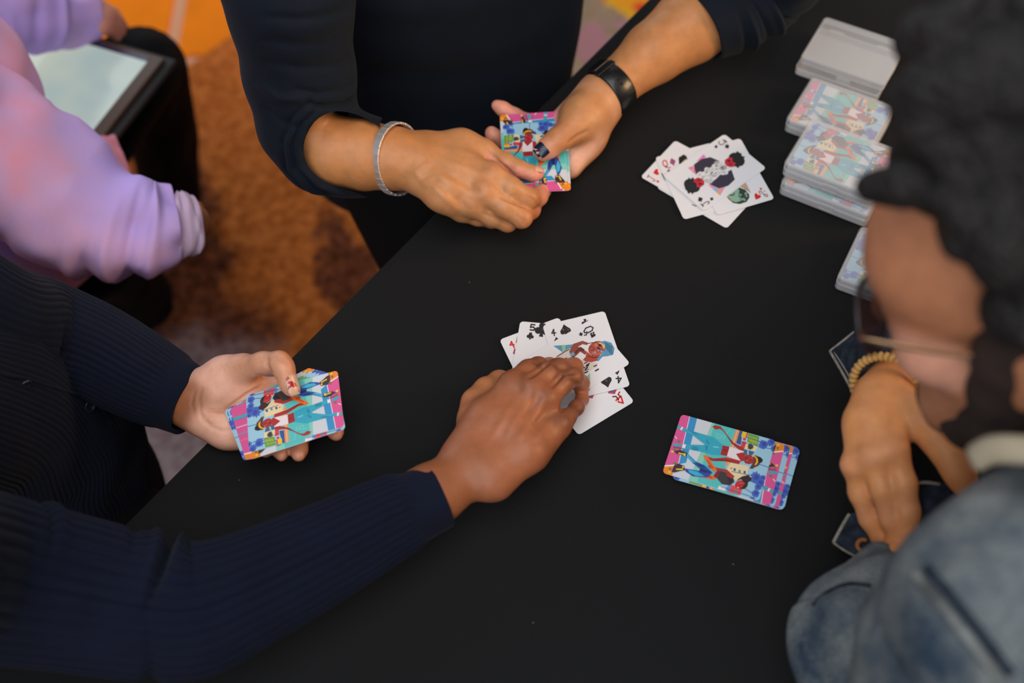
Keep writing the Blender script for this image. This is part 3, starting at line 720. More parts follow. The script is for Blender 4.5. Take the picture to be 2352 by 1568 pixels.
card_case((1793, 404), KH + .0014, -36, 'upper frosted plastic card case of the stack of two, skaters picture under its lid', 'deck in the upper case of the stack of two, sky end to the left', 1)
card_case((1913, 664), 0, -33.5, 'frosted plastic card case nearest the camera, half hidden by the bowed head', 'deck in the case nearest the camera, half hidden by the bowed head', 1)
# ================================================================ people: one continuous skin surface per person
def smin(a, b, k):
    h = np.maximum(k - np.abs(a - b), 0) / k
    return np.minimum(a, b) - h * h * k * .25
class Flesh:
    """solid built from tapered bones that melt together; meshed with sparse surface nets"""
    def __init__(self): self.limbs = []; self.pr = []
    def limb(self): self.limbs.append({'core': [], 'fing': []}); return self
    def bone(self, a, b, ra, rb, k=.008, c=None, cp=None, pn=None, flat=None, fing=None, spot=None):
        p = dict(a=np.asarray(a, float), b=np.asarray(b, float), ra=ra, rb=rb, k=k, c=c, cp=cp, pn=pn, flat=flat)
        self.pr.append(p)
        L = self.limbs[-1]
        if fing is None: L['core'].append(p)
        else:
            while len(L['fing']) <= fing: L['fing'].append([])
            L['fing'][fing].append(p)
    @staticmethod
    def dist(p, X):
        q = X - p['a']; ab = p['b'] - p['a']
        if p['flat'] is not None:
            n, s = p['flat']; q = q + np.outer(q @ n, n) * (1 / s - 1); ab = ab + n * (ab @ n) * (1 / s - 1)
        l2 = ab @ ab
        t = np.clip(q @ ab / l2, 0, 1) if l2 > 1e-12 else np.zeros(len(q))
        r = p['ra'] + (p['rb'] - p['ra']) * t
        d = q - t[:, None] * ab
        return np.sqrt((d * d).sum(1)) - r
    def field(self, X, near=None):
        out = np.full(len(X), .05)
        for L in self.limbs:
            c = np.full(len(X), .05)
            for p in L['core']:
                if near is None or id(p) in near: c = smin(c, self.dist(p, X), p['k'])
            f = np.full(len(X), .05)
            for fg in L['fing']:
                g = np.full(len(X), .05)
                for p in fg:
                    if near is None or id(p) in near: g = smin(g, self.dist(p, X), p['k'])
                f = smin(f, g, .0012)
            out = smin(out, smin(c, f, .006), .0015)
        return out
    def mesh(self, vox=.0016, B=14):
        bs = vox * B; act = {}; km = {}
        for L in self.limbs:
            for grp in [L['core']] + L['fing']:
                for p in grp: km[id(p)] = max(q['k'] for q in grp)
        for p in self.pr:
            mg = max(km[id(p)], .012) + .018; r = max(p['ra'], p['rb']) + mg
            lo = np.floor((np.minimum(p['a'], p['b']) - r) / bs).astype(int); hi = np.floor((np.maximum(p['a'], p['b']) + r) / bs).astype(int)
            I = np.stack(np.meshgrid(*[np.arange(lo[k], hi[k] + 1) for k in range(3)], indexing='ij'), -1).reshape(-1, 3)
            sfl = 1.0 if p['flat'] is None else p['flat'][1]
            d = self.dist(p, (I + .5) * bs)
            for q, dd in zip(map(tuple, I), d):
                if dd < (bs * .87 + mg) / sfl: act.setdefault(q, set()).add(id(p))
        ks_ = list(act); dc = self.field((np.array(ks_) + .5) * bs)          # keep only blocks the surface can pass through
        act = {q: act[q] for q, d in zip(ks_, dc) if abs(d) < bs * .87 * 1.4 + .004}
        g = np.arange(B + 1); G = np.stack(np.meshgrid(g, g, g, indexing='ij'), -1).reshape(-1, 3)
        ck = []; cp = []; ek = []
        OFF = 1 << 20
        def key(I): return ((I[:, 0] + OFF // 2) * OFF + I[:, 1] + OFF // 2) * OFF + I[:, 2] + OFF // 2
        for q, near in act.items():
            base = np.array(q) * B
            D = self.field((base + G) * vox, near).reshape(B + 1, B + 1, B + 1)
            if D.min() > 0 or D.max() < 0: continue
            S = D < 0
            acc = np.zeros((B, B, B, 3)); cnt = np.zeros((B, B, B))
            for ax in range(3):
                for d1 in (0, 1):
                    for d2 in (0, 1):
                        o = [d1, d2]; o.insert(ax, 0); o2 = list(o); o2[ax] = 1
                        sl = tuple(slice(o[i], o[i] + B) for i in range(3)); sl2 = tuple(slice(o2[i], o2[i] + B) for i in range(3))
                        a, b = D[sl], D[sl2]; x = S[sl] != S[sl2]
                        t = np.where(x, a / np.where(x, a - b, 1), 0)
                        for i in range(3): acc[..., i] += np.where(x, o[i] + (t if i == ax else 0), 0)
                        cnt += x
            m = cnt > 0; idx = np.argwhere(m)
            if len(idx): ck.append(idx + base); cp.append((idx + base + acc[m] / cnt[m][:, None]) * vox)
            for ax in range(3):
                sl = tuple(slice(0, B) for i in range(3)); s2 = [slice(0, B)] * 3; s2[ax] = slice(1, B + 1)
                a, b = S[sl], S[tuple(s2)]; e = np.argwhere(a != b)
                if len(e): ek.append(np.c_[e + base, np.full(len(e), ax), a[tuple(e.T)]])
        I = np.concatenate(ck); Pn = np.concatenate(cp); K = key(I); od = np.argsort(K); K = K[od]; Pn = Pn[od]
        E = np.concatenate(ek); Fs = []
        for ax in range(3):
            e = E[E[:, 3] == ax]; i0 = e[:, :3]; u = np.zeros(3, int); v = np.zeros(3, int); u[(ax + 1) % 3] = 1; v[(ax + 2) % 3] = 1
            ks = [key(i0), key(i0 - u), key(i0 - u - v), key(i0 - v)]
            ix = [np.minimum(np.searchsorted(K, k), len(K) - 1) for k in ks]
            ok = np.all([K[j] == k for j, k in zip(ix, ks)], 0)
            f = np.stack(ix, 1)[ok]; flip = e[ok, 4] == 0
            f[flip] = f[flip][:, ::-1]; Fs.append(f)
        Fc = np.concatenate(Fs)
        ed = np.sort(np.concatenate([Fc[:, [a, (a + 1) % 4]] for a in range(4)]), 1); ek_ = ed[:, 0].astype(np.int64) * len(Pn) + ed[:, 1]
        un, ct = np.unique(ek_, return_counts=True); op = un[ct == 1]; pin = []      # close stray pinholes
        lk = {}
        for e_ in op.tolist():
            a, b = divmod(e_, len(Pn)); lk.setdefault(a, set()).add(b); lk.setdefault(b, set()).add(a)
        while lk:
            st = [next(iter(lk))]; grp = []
            while st:
                v_ = st.pop()
                if v_ in lk: grp.append(v_); st += list(lk.pop(v_))
            if len(grp) < 14: pin.append(grp)
        # relax the lattice, then return to the surface
        for it in range(3):
            s = np.zeros_like(Pn); n = np.zeros(len(Pn))
            for a in range(4):
                np.add.at(s, Fc[:, a], Pn[Fc[:, (a + 1) % 4]]); np.add.at(n, Fc[:, a], 1)
                np.add.at(s, Fc[:, a], Pn[Fc[:, a - 1]]); np.add.at(n, Fc[:, a], 1)
            Pn = Pn * .5 + .5 * s / np.maximum(n, 1)[:, None]
        for grp in pin: Pn[grp] = Pn[grp].mean(0)
        return Pn, Fc
    def normals(self, V, Fc):
        n = np.cross(V[Fc[:, 2]] - V[Fc[:, 0]], V[Fc[:, 3]] - V[Fc[:, 1]]); N = np.zeros_like(V)
        for a in range(4): np.add.at(N, Fc[:, a], n)
        return N / (np.linalg.norm(N, axis=1)[:, None] + 1e-12)
    def colours(self, V, N, default):
        S = np.zeros((len(V), 3)); w0 = np.full(len(V), 1e-9); S += np.array(default) * 1e-9
        for p in self.pr:
            if p['c'] is None: continue
            lo = np.minimum(p['a'], p['b']) - max(p['ra'], p['rb']) - .03; hi = np.maximum(p['a'], p['b']) + max(p['ra'], p['rb']) + .03
            m = np.all((V > lo) & (V < hi), 1)
            if not m.any(): continue
            d = self.dist(p, V[m]); w = np.exp(-np.clip(d, -.004, .05) / .0022)
            c = np.tile(np.array(p['c'], float), (m.sum(), 1))
            if p['cp'] is not None:
                t = np.clip((N[m] @ p['pn']) * 1.3 + .35, 0, 1)[:, None]; t = t * t * (3 - 2 * t); c = c * (1 - t) + np.array(p['cp']) * t
            S[m] += c * w[:, None]; w0[m] += w
        return S / w0[:, None]
def J(u, v, h, r):
    p = P(u, v, h); return p, r * depth(p) / F
def chain(fl, js, k=.004, fing=None, c=None, cp=None, pn=None, flat=None, cs=None):
    """tapered bones through joints (u, v, h, radius in photo pixels)"""
    q = [J(*j) for j in js]
    for i in range(len(q) - 1):
        fl.bone(q[i][0], q[i + 1][0], q[i][1], q[i + 1][1], k, (cs[i] if cs else c), cp, pn, flat, fing)
    return q
def skin_nodes(nt, b, tc, src):
    n = nt.nodes; L = nt.links
    v = n.new('ShaderNodeTexVoronoi'); v.feature = 'DISTANCE_TO_EDGE'; v.inputs['Scale'].default_value = 620; L.new(tc.outputs['Object'], v.inputs['Vector'])
    z = n.new('ShaderNodeTexNoise'); z.inputs['Scale'].default_value = 260; z.inputs['Detail'].default_value = 4; L.new(tc.outputs['Object'], z.inputs['Vector'])
    a = n.new('ShaderNodeMath'); a.operation = 'MULTIPLY_ADD'; L.new(v.outputs['Distance'], a.inputs[0]); a.inputs[1].default_value = .5; L.new(z.outputs['Fac'], a.inputs[2])
    bp = n.new('ShaderNodeBump'); bp.inputs['Strength'].default_value = .22; bp.inputs['Distance'].default_value = .0010
    L.new(a.outputs[0], bp.inputs['Height']); L.new(bp.outputs[0], b.inputs['Normal'])
m_skin = mat('skin', (.5, .3, .2), .44, attr='pigment', sss=.10, spec=.40, vary=(90, .09), build=skin_nodes)
def pix(V):
    q = V - CAM; w = q @ FWD
    return np.stack([W / 2 + F * (q @ RGT) / w, H / 2 - F * (q @ UPV) / w], 1)
def seg_dist(uv, pts):
    """distance of points to a polyline in the photo, and how far along it"""
    best = np.full(len(uv), 1e9); al = np.zeros(len(uv)); n = len(pts) - 1
    for k in range(n):
        a = np.array(pts[k], float); b = np.array(pts[k + 1], float); ab = b - a; t = np.clip((uv - a) @ ab / (ab @ ab), 0, 1)
        d = np.linalg.norm(uv - a - t[:, None] * ab, axis=1); m = d < best; best[m] = d[m]; al[m] = (k + t[m]) / n
    return best, al
def body(fl, root, default, vox=.0015, name='body', marks=(), stuff=None):
    """marks: (line in the photo, half-width px, height in m, colour factor): gaps between fingers, skin creases, tendons, veins modelled on the side that shows"""
    V, Fc = fl.mesh(vox); N = fl.normals(V, Fc); C = fl.colours(V, N, default)
    if marks:
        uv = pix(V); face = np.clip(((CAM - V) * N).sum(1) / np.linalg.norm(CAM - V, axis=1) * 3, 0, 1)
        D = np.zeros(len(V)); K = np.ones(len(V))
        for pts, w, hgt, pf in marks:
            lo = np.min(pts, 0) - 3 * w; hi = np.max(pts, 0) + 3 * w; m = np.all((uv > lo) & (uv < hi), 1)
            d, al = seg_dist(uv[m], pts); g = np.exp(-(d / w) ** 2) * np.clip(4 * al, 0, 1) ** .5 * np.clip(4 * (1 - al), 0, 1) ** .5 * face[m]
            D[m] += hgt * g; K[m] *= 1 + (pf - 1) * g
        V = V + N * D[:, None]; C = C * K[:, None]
    return make(name, V, Fc, stuff or m_skin, root, cols=C)
def frame_loft(C, Aa, Bb, side, dep, seg, disp, n_, uvs):
    th = np.linspace(0, 2 * np.pi, seg, endpoint=False); V = []
    for i in range(len(C)):
        ca, sa = np.cos(th), np.sin(th)
        rr = disp(uvs[i], th, i) if disp else 0
        rad = np.stack([ca * Aa[i], sa * Bb[i]], 1); u = rad / np.linalg.norm(rad, axis=1)[:, None]; rad = rad + u * np.asarray(rr).reshape(-1, 1)
        V.append(C[i] + rad[:, :1] * side[i] + rad[:, 1:] * dep[i])
    return np.array(V)
def loft(name, rows, m, parent=None, seg=64, n=60, disp=None, cuff=True, world=False, ref=None, lip=.002, back=.03, start_cap=False, end_cap=False, cols=None, tilt=0.0, tilt0=.75):
    """cloth tube. rows: (u, v, h, half-width px, half-depth px) or, world=True, (x, y, z, a, b) in metres; disp(s, theta, i) in metres"""
    if world: R = np.array(rows, float)
    else:
        R = []
        for row in rows:
            if len(row) == 6: R.append(row[:5]); continue        # given in metres
            u, v, h, a, b = row; p = P(u, v, h); k = depth(p) / F; R.append((*p, a * k, b * k))
        R = np.array(R)
    R = crom(R, n); C = R[:, :3]; T = np.gradient(C, axis=0); T /= np.linalg.norm(T, axis=1)[:, None]
    L = np.r_[0, np.cumsum(np.linalg.norm(np.diff(C, axis=0), axis=1))]; s = L / L[-1]
    if ref is None:
        vw = C - CAM; side = np.cross(T, vw)
    else: side = np.cross(T, np.tile(np.asarray(ref, float), (n, 1)))
    side /= np.linalg.norm(side, axis=1)[:, None]
    dep = np.cross(side, T)                    # towards the viewer is -dep or +dep; only symmetric use
    V = frame_loft(C, R[:, 3], R[:, 4], side, dep, seg, disp, n, s)
    if tilt:                                   # the side that faces the viewer drawn back
        for i in range(n):
            w = np.clip((s[i] - tilt0) / (1 - tilt0), 0, 1) ** 1.5
            if w > 0:
                q = V[i] - C[i]; q = q / (np.linalg.norm(q, axis=1)[:, None] + 1e-9); f_ = q @ nrm(CAM - C[i])
                V[i] -= T[i] * tilt * w * np.clip(f_ + .25, 0, 1.25)[:, None]
    S_ = list(s)
    if cuff:                                   # turn the end in on itself
        e = V[-1]; c = C[-1]; d = T[-1]
        c = c + d * ((e - c) @ d)[:, None]
        def ring(shr, bk): 
            q = e - c; ln_ = np.linalg.norm(q, axis=1)[:, None]; return c + q * (1 - shr / ln_) - d * bk
        V = np.concatenate([V, [ring(lip * .3, -.0008), ring(lip, -.0006), ring(lip * 1.7, .001), ring(lip * 2.2, back)]]); S_ += [1, 1, 1, 1]
    k = len(V); fl_ = V.reshape(-1, 3)
    i = np.arange((k - 1) * seg); r = i // seg; c_ = i % seg; c2 = (c_ + 1) % seg
    Fc = np.stack([r * seg + c_, r * seg + c2, (r + 1) * seg + c2, (r + 1) * seg + c_], 1).tolist()
    if start_cap: Fc.append(list(range(seg))[::-1])
    if end_cap: Fc.append([(k - 1) * seg + j for j in range(seg)])
    # outward winding
    a, b, cc, _ = [fl_[q] for q in Fc[seg * (n // 2)]]
    if np.cross(b - a, cc - a) @ (a - C[n // 2]) < 0: Fc = [q[::-1] for q in Fc]
    uv = np.stack([np.tile(np.arange(seg) / seg, k), np.repeat(S_, seg)], 1)
    return make(name, fl_, Fc, m, parent, uv=uv, cols=(cols(fl_, uv) if cols else None))
def nail(o_tip, o_prev, r, nvec, m, parent, wid=.78, ln_=1.25, name='nail', back=.1):
    """curved nail plate on the back of a fingertip; nvec points out of the nail"""
    d = nrm(o_tip - o_prev); n = nrm(nvec - d * (nvec @ d)); s = np.cross(d, n)
    V = []; nu, nv = 7, 7
    for i in range(nu):
        for j in range(nv):
            x = -1 + 2 * j / (nv - 1); y = -1 + 2 * i / (nu - 1)
            k = math.sqrt(max(0, 1 - (abs(y) ** 3) * .55)); a = x * wid * k * 1.0
            a = max(-1.2, min(1.2, a))
            yy = y * ln_ * .5 + back + .35
            V.append(o_tip + s * math.sin(a) * r * 1.005 + n * (math.cos(a) * r * 1.0 + .0005 - max(0, yy - .55) ** 2 * r * .35) + d * yy * r)
    k = len(V); V += [v - n * .0009 for v in V]
    Fc = []
    for i in range(nu - 1):
        for j in range(nv - 1):
            q = [i * nv + j, i * nv + j + 1, (i + 1) * nv + j + 1, (i + 1) * nv + j]; Fc.append(q); Fc.append([t + k for t in q[::-1]])
    rim = [j for j in range(nv)] + [i * nv + nv - 1 for i in range(1, nu)] + [(nu - 1) * nv + j for j in range(nv - 2, -1, -1)] + [i * nv for i in range(nu - 2, 0, -1)]
    for i in range(len(rim)):
        a, b = rim[i], rim[(i + 1) % len(rim)]; Fc.append([b, a, a + k, b + k])
    return make(name, V, Fc, m, parent)
def polish_mat(name, nailc, pol, thr, sc):
    def bd(nt, b, tc, src):
        n = nt.nodes; L = nt.links
        z = n.new('ShaderNodeTexNoise'); z.inputs['Scale'].default_value = sc; L.new(tc.outputs['Object'], z.inputs['Vector'])
        g = n.new('ShaderNodeMath'); g.operation = 'GREATER_THAN'; g.inputs[1].default_value = thr; L.new(z.outputs['Fac'], g.inputs[0])
        m = n.new('ShaderNodeMix'); m.data_type = 'RGBA'; L.new(g.outputs[0], m.inputs['Factor']); m.inputs['A'].default_value = lin4(*nailc); m.inputs['B'].default_value = lin4(*pol)
        L.new(m.outputs['Result'], b.inputs['Base Color'])
    return mat(name, (.5, .4, .3), .25, spec=.5, build=bd)

def head_frame(o, f, u):
    f = nrm(f); u = nrm(np.asarray(u, float) - f * (np.asarray(u, float) @ f)); l = np.cross(u, f)
    return lambda x, y, z: o + f * x + l * y + u * z
def head_bones(fl, HP, c, lips):
    """skull, face, jaw, nose, lips, lids, ears, neck about the middle of the head (x forward, y left, z up)"""
    def hb(a, b, ra, rb, k=.02, cc=None): fl.bone(HP(*a), HP(*b), ra, rb, k, c if cc is None else cc)
    hb((-.03, 0, .045), (.02, 0, .05), .080, .076); hb((.055, -.028, .045), (.055, .028, .045), .042, .042)
    hb((.066, -.03, .022), (.066, .03, .022), .026, .026, .012); hb((.06, -.04, -.015), (.06, .04, -.015), .030, .030)
    hb((.03, .045, -.05), (.072, .018, -.088), .022, .022); hb((.03, -.045, -.05), (.072, -.018, -.088), .022, .022)
    hb((.070, -.015, -.09), (.070, .015, -.09), .022, .022); hb((.06, 0, -.06), (.072, 0, -.05), .038, .030)
    hb((.092, 0, .012), (.112, 0, -.022), .009, .013, .010); hb((.105, -.011, -.026), (.105, .011, -.026), .008, .008, .006)
    hb((.094, -.016, -.052), (.094, .016, -.052), .006, .006, .005, lips); hb((.092, -.013, -.062), (.092, .013, -.062), .007, .007, .005, lips)
    for sy in (-1, 1):
        hb((.082, .031 * sy, .006), (.083, .033 * sy, .006), .0125, .0125, .006)
        hb((-.012, .080 * sy, .012), (-.004, .078 * sy, -.022), .011, .008, .008); hb((-.018, .086 * sy, .014), (-.012, .084 * sy, -.012), .007, .005, .006)
    hb((-.02, 0, -.03), (-.045, 0, -.15), .055, .055, .02)
def eyes(HP, parent):
    for sy in (-1, 1):
        for nm, cx, r, mm in (('eyeball', .0865, .0110, m_white), ('iris', .0935, .0050, m_iris)):
            bm = bmesh.new(); bmesh.ops.create_uvsphere(bm, u_segments=16, v_segments=10, radius=r)
            v = np.array([q.co[:] for q in bm.verts]); f = [[w.index for w in q.verts] for q in bm.faces]; bm.free()
            make(nm, v + HP(cx, .032 * sy, .006), f, mm, parent)
m_white = mat('eye_white', (.75, .72, .70), .2); m_iris = mat('eye_dark', lin((40, 24, 16)), .15)
def hair_cap(HP, parent, col, length, seed, n=200):
    """locks combed back over the skull, falling length metres behind"""
    fh = Flesh(); fh.limb(); rg = random.Random(seed)
    fh.bone(HP(-.04, 0, .05), HP(-.005, 0, .07), .092, .082, .01, col); fh.bone(HP(-.065, 0, .03), HP(-.075, 0, .03 - length), .080, .060, .02, col)
    for k in range(n):
        z = 1 - 2 * (k + .5) / n; a = k * 2.39996; r = math.sqrt(1 - z * z); x, y, zz = r * math.cos(a) * .098 - .02, r * math.sin(a) * .09, z * .098 + .05
        if zz < .0 or (x > -.01 and zz < .06 + (x + .01) * .8) or x > .06: continue
        p = HP(x, y, zz); q = HP(x - .035, y * 1.05, zz - .012 - .02 * rg.random()); fh.bone(p, q, rg.uniform(.010, .016), .009, .004, col)
    V, Fc = fh.mesh(.0048, 10)
    make('hair', V, Fc, mat('dark_hair', col, .5, spec=.4, vary=(80, .4), bump=(260, .8, .003)), parent)
# ================================================================ the cardigan wearer (left)
DK, DK2, KN = lin((148, 88, 55)), lin((160, 97, 65)), lin((108, 61, 40))
PLM = lin((236, 178, 154)); TIP = lin((196, 128, 104))
pb = thing('person', (-.62, .55, 0), 'person in ribbed navy cardigan laying a card, holding a fan of cards', 'person')
fb = Flesh()
# right arm: reaching across the table
fb.limb()
dn = dict(c=DK)
q = chain(fb, [(120, 1352, .115, 60), (330, 1394, .082, 66), (450, 1396, .075, 70), (760, 1262, .062, 78), (985, 1140, .055, 66)], k=.006, c=DK)
chain(fb, [(985, 1140, .055, 62), (1090, 1076, .055, 64)], k=.02, c=DK, flat=(A3(0, 0, 1), .8))
UPN = nrm(A3(-.1, -.25, 1))
# back of the hand: wrist to each knuckle
WR = (1095, 1068, .052)
MC = {'i': (1176, 884, .060, 30), 'm': (1216, 893, .063, 31), 'r': (1252, 918, .058, 29), 'p': (1284, 976, .045, 24)}
for kx, off in (('i', (-34, -20)), ('m', (-8, -4)), ('r', (18, 14)), ('p', (40, 34))):
    m_ = MC[kx]
    chain(fb, [(WR[0] + off[0], WR[1] + off[1], WR[2], 50), ((WR[0] + off[0] + m_[0]) / 2, (WR[1] + off[1] + m_[1]) / 2, .055, 42), m_], k=.012, c=DK2)
chain(fb, [(1090, 1030, .045, 44), (1118, 960, .046, 40)], k=.016, c=DK2)
chain(fb, [(1215, 1040, .035, 46), (1262, 985, .035, 36)], k=.016, c=DK2)
# fingers: straight out from the knuckle, then bent down on the card
fg = [[MC['i'], (1214, 850, .055, 24), (1236, 842, .046, 22), (1262, 842, .026, 20), (1274, 856, .010, 17)],
      [MC['m'], (1256, 856, .057, 23), (1282, 845, .049, 22), (1318, 842, .028, 20), (1326, 858, .011, 17)],
      [MC['r'], (1292, 880, .054, 23), (1316, 866, .046, 22), (1334, 880, .026, 19), (1336, 902, .010, 16)],
      [MC['p'], (1304, 958, .041, 18), (1324, 936, .032, 16.5), (1337, 916, .020, 14.5), (1340, 905, .011, 12)]]
for i, js in enumerate(fg): chain(fb, js, k=.005, fing=i, cs=[DK2, KN, DK2, lin((176, 104, 76))])
for kx in 'imrp':
    a = J(*MC[kx][:3], 24); fb.bone(a[0] + UPN * .0055, a[0] + UPN * .005 + A3(.001, 0, 0), a[1] * .82, a[1] * .82, .009, KN)
# thumb, showing beyond the index knuckle; warm light put into its brighter orange
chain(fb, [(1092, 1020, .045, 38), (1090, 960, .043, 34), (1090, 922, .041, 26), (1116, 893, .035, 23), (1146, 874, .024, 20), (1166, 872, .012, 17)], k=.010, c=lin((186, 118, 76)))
# left arm: palm up with the fan of cards
fb.limb()
PU = nrm(A3(.05, -.15, 1))
chain(fb, [(60, 725, .05, 66), (250, 830, .016, 66), (400, 905, .018, 58), (455, 922, .019, 60)], k=.006, c=DK)
pk = dict(c=lin((190, 122, 88)), cp=PLM, pn=PU)
chain(fb, [(455, 922, .019, 58), (500, 935, .018, 62)], k=.02, c=lin((168, 104, 70)), cp=lin((190, 130, 100)), pn=PU, flat=(PU, .78))
# palm
for b_ in ((650, 898, .008, 34), (640, 930, .008, 34), (618, 960, .008, 33), (590, 985, .009, 32)):
    chain(fb, [(500, 925 + (b_[1] - 930) * .45, .012, 42), b_], k=.014, **pk)
chain(fb, [(478, 964, .018, 36), (522, 990, .014, 34), (572, 1000, .010, 27)], k=.016, **pk)        # heel
chain(fb, [(472, 892, .026, 38), (516, 864, .036, 40), (562, 846, .046, 34)], k=.016, **pk)           # ball of the thumb
chain(fb, [(516, 902, .022, 40), (552, 884, .028, 34)], k=.018, **pk)
tj = chain(fb, [(552, 848, .048, 31), (604, 834, .064, 25), (642, 832, .070, 24.5), (652, 846, .070, 23), (663, 882, .0625, 19.5), (668, 895, .0605, 15)], k=.006, fing=0, c=lin((188, 126, 92)), cp=lin((206, 148, 118)), pn=nrm(A3(-.6, -.4, .6)))
# fingers under the fan, tips turned up past its near edge
for i, js in enumerate(([(648, 898, .008, 30), (715, 915, .014, 23), (755, 962, .020, 20), (770, 990, .028, 18), (773, 999, .031, 14)],
                        [(640, 930, .008, 30), (690, 965, .012, 23), (688, 1012, .018, 21), (686, 1032, .028, 20), (686, 1045, .033, 16)],
                        [(618, 960, .008, 29), (654, 985, .012, 22), (648, 1016, .018, 20), (645, 1034, .028, 18.5), (647, 1046, .032, 14)],
                        [(592, 985, .009, 27), (622, 996, .012, 20), (614, 1014, .018, 18), (610, 1030, .026, 17), (611, 1038, .029, 13)])):
    chain(fb, js, k=.005, fing=i + 1, c=lin((178, 110, 80)), cp=lin((204, 140, 114)), pn=PU)
# trunk that carries both arms, inside the cardigan
fb.limb()
NB_ = A3(-.61, .46, TT + .50); BSR, BSL = A3(-.575, .325, TT + .365), A3(-.585, .655, TT + .400)
fb.bone(A3(-.60, .52, TT + .34), NB_ + A3(.0, .02, -.06), .03, .03, .02, DK)
for sh, to in ((BSR, P(120, 1352, .115)), (BSL, P(60, 725, .05))):
    fb.bone(NB_ + A3(0, .02, -.08), sh, .028, .026, .02, DK); fb.bone(sh, to, .026, .020, .02, DK)
BHP = head_frame(A3(-.52, .445, TT + .645), A3(.93, .05, -.35), A3(.25, -.05, 1)); head_bones(fb, BHP, lin((140, 88, 60)), lin((128, 66, 58)))
fb.bone(BHP(-.045, 0, -.15), NB_, .052, .046, .02, DK)
k2i = lambda *ps: [k2(p) for p in ps]; k3i = lambda *ps: [k3(p) for p in ps]
mk = [(k2i((1070, 738), (1150, 688), (1215, 632), (1275, 585)), 3.2, -.0045, .62), (k2i((1285, 830), (1340, 760), (1400, 690), (1490, 690)), 3.0, -.0045, .58), (k2i((1355, 1035), (1400, 1000)), 4, -.002, .8)]  # grooves between the fingers, their shade also darkened into the colour
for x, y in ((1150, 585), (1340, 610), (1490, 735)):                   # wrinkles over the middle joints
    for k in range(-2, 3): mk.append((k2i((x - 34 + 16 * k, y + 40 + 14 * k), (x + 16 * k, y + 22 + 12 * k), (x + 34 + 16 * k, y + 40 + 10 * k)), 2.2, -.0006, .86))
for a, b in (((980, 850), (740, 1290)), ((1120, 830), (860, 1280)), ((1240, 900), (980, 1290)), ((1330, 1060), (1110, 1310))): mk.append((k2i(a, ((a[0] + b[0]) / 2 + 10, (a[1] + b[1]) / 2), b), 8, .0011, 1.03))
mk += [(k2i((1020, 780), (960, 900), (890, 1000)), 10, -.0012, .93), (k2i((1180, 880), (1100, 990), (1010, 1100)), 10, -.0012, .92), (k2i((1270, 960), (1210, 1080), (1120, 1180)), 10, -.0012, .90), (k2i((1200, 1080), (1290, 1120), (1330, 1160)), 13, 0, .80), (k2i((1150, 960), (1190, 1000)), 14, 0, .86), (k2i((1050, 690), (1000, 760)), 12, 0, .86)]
# palm: crease round the thumb's ball, heart line, wrist folds, folds at the thumb's root
mk += [(k3i((1180, 470), (1050, 560), (900, 640), (700, 780), (600, 850), (470, 850), (350, 830)), 3.5, -.0022, .84), (k3i((340, 560), (300, 700), (320, 860), (350, 1000)), 3, -.0009, .84), (k3i((250, 600), (215, 760), (240, 920)), 3, -.0007, .84), (k3i((1130, 210), (1110, 300), (1150, 380), (1160, 450)), 4, -.0022, .82), (k3i((980, 430), (1070, 440), (1150, 430)), 3.5, -.0016, .82), (k3i((330, 900), (420, 1030), (560, 1090), (700, 1080)), 5, -.0012, .92), (k3i((320, 1000), (500, 1000), (640, 960)), 3, -.0006, .92)]
for k in range(6): mk.append((k3i((480 + 60 * k, 300 - 8 * k), (560 + 60 * k, 380 - 8 * k)), 2.0, -.0004, .92))
for k in range(4): mk.append((k3i((1180 + 12 * k, 190 + 16 * k), (1260 + 16 * k, 205 + 22 * k), (1360 + 6 * k, 240 + 26 * k)), 2.2, -.0005, .90))
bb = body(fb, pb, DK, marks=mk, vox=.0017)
nl = polish_mat('chipped_red_nail', (206, 164, 142), (160, 20, 30), .60, 130)
tipp, prv = tj[-2][0], tj[-3][0]
nail(tipp, prv, tj[-2][1] * 1.13, nrm(A3(.62, -.05, .75)), nl, pb, wid=.95, ln_=2.3, back=-.15)['label'] = 'thumbnail with a chipped dab of red polish'

# ribbed navy knit
def knit_nodes(nt, b, tc, src):
    n = nt.nodes; L = nt.links
    w = n.new('ShaderNodeTexNoise'); w.inputs['Scale'].default_value = 1100; w.inputs['Detail'].default_value = 2; L.new(tc.outputs['Object'], w.inputs['Vector'])
    bp = n.new('ShaderNodeBump'); bp.inputs['Strength'].default_value = .5; bp.inputs['Distance'].default_value = .0012
    L.new(w.outputs['Fac'], bp.inputs['Height']); L.new(bp.outputs[0], b.inputs['Normal'])
m_navy = mat('navy_knit', lin((15, 20, 37)), .92, spec=.12, sheen=.03, vary=(26, .12), build=knit_nodes)
def gau(x, c, w): return np.exp(-((x - c) / w) ** 2)
def ribs(N, amp, folds=(), cuff0=.93):
    def d(s, th, i):
        r = np.sqrt(np.abs(np.cos(th * N / 2))) * amp * (1.0 if s < cuff0 else max(0.0, 1 - (s - cuff0) / .02))
        for (c, w, a, ph, sp) in folds:                       # a crease round part of the sleeve
            r = r + a * gau(s + .012 * np.sin(th * 2 + ph), c, w) * np.clip(np.cos(th - ph) * 1.2 + sp, 0, 1)
        return r
    return d
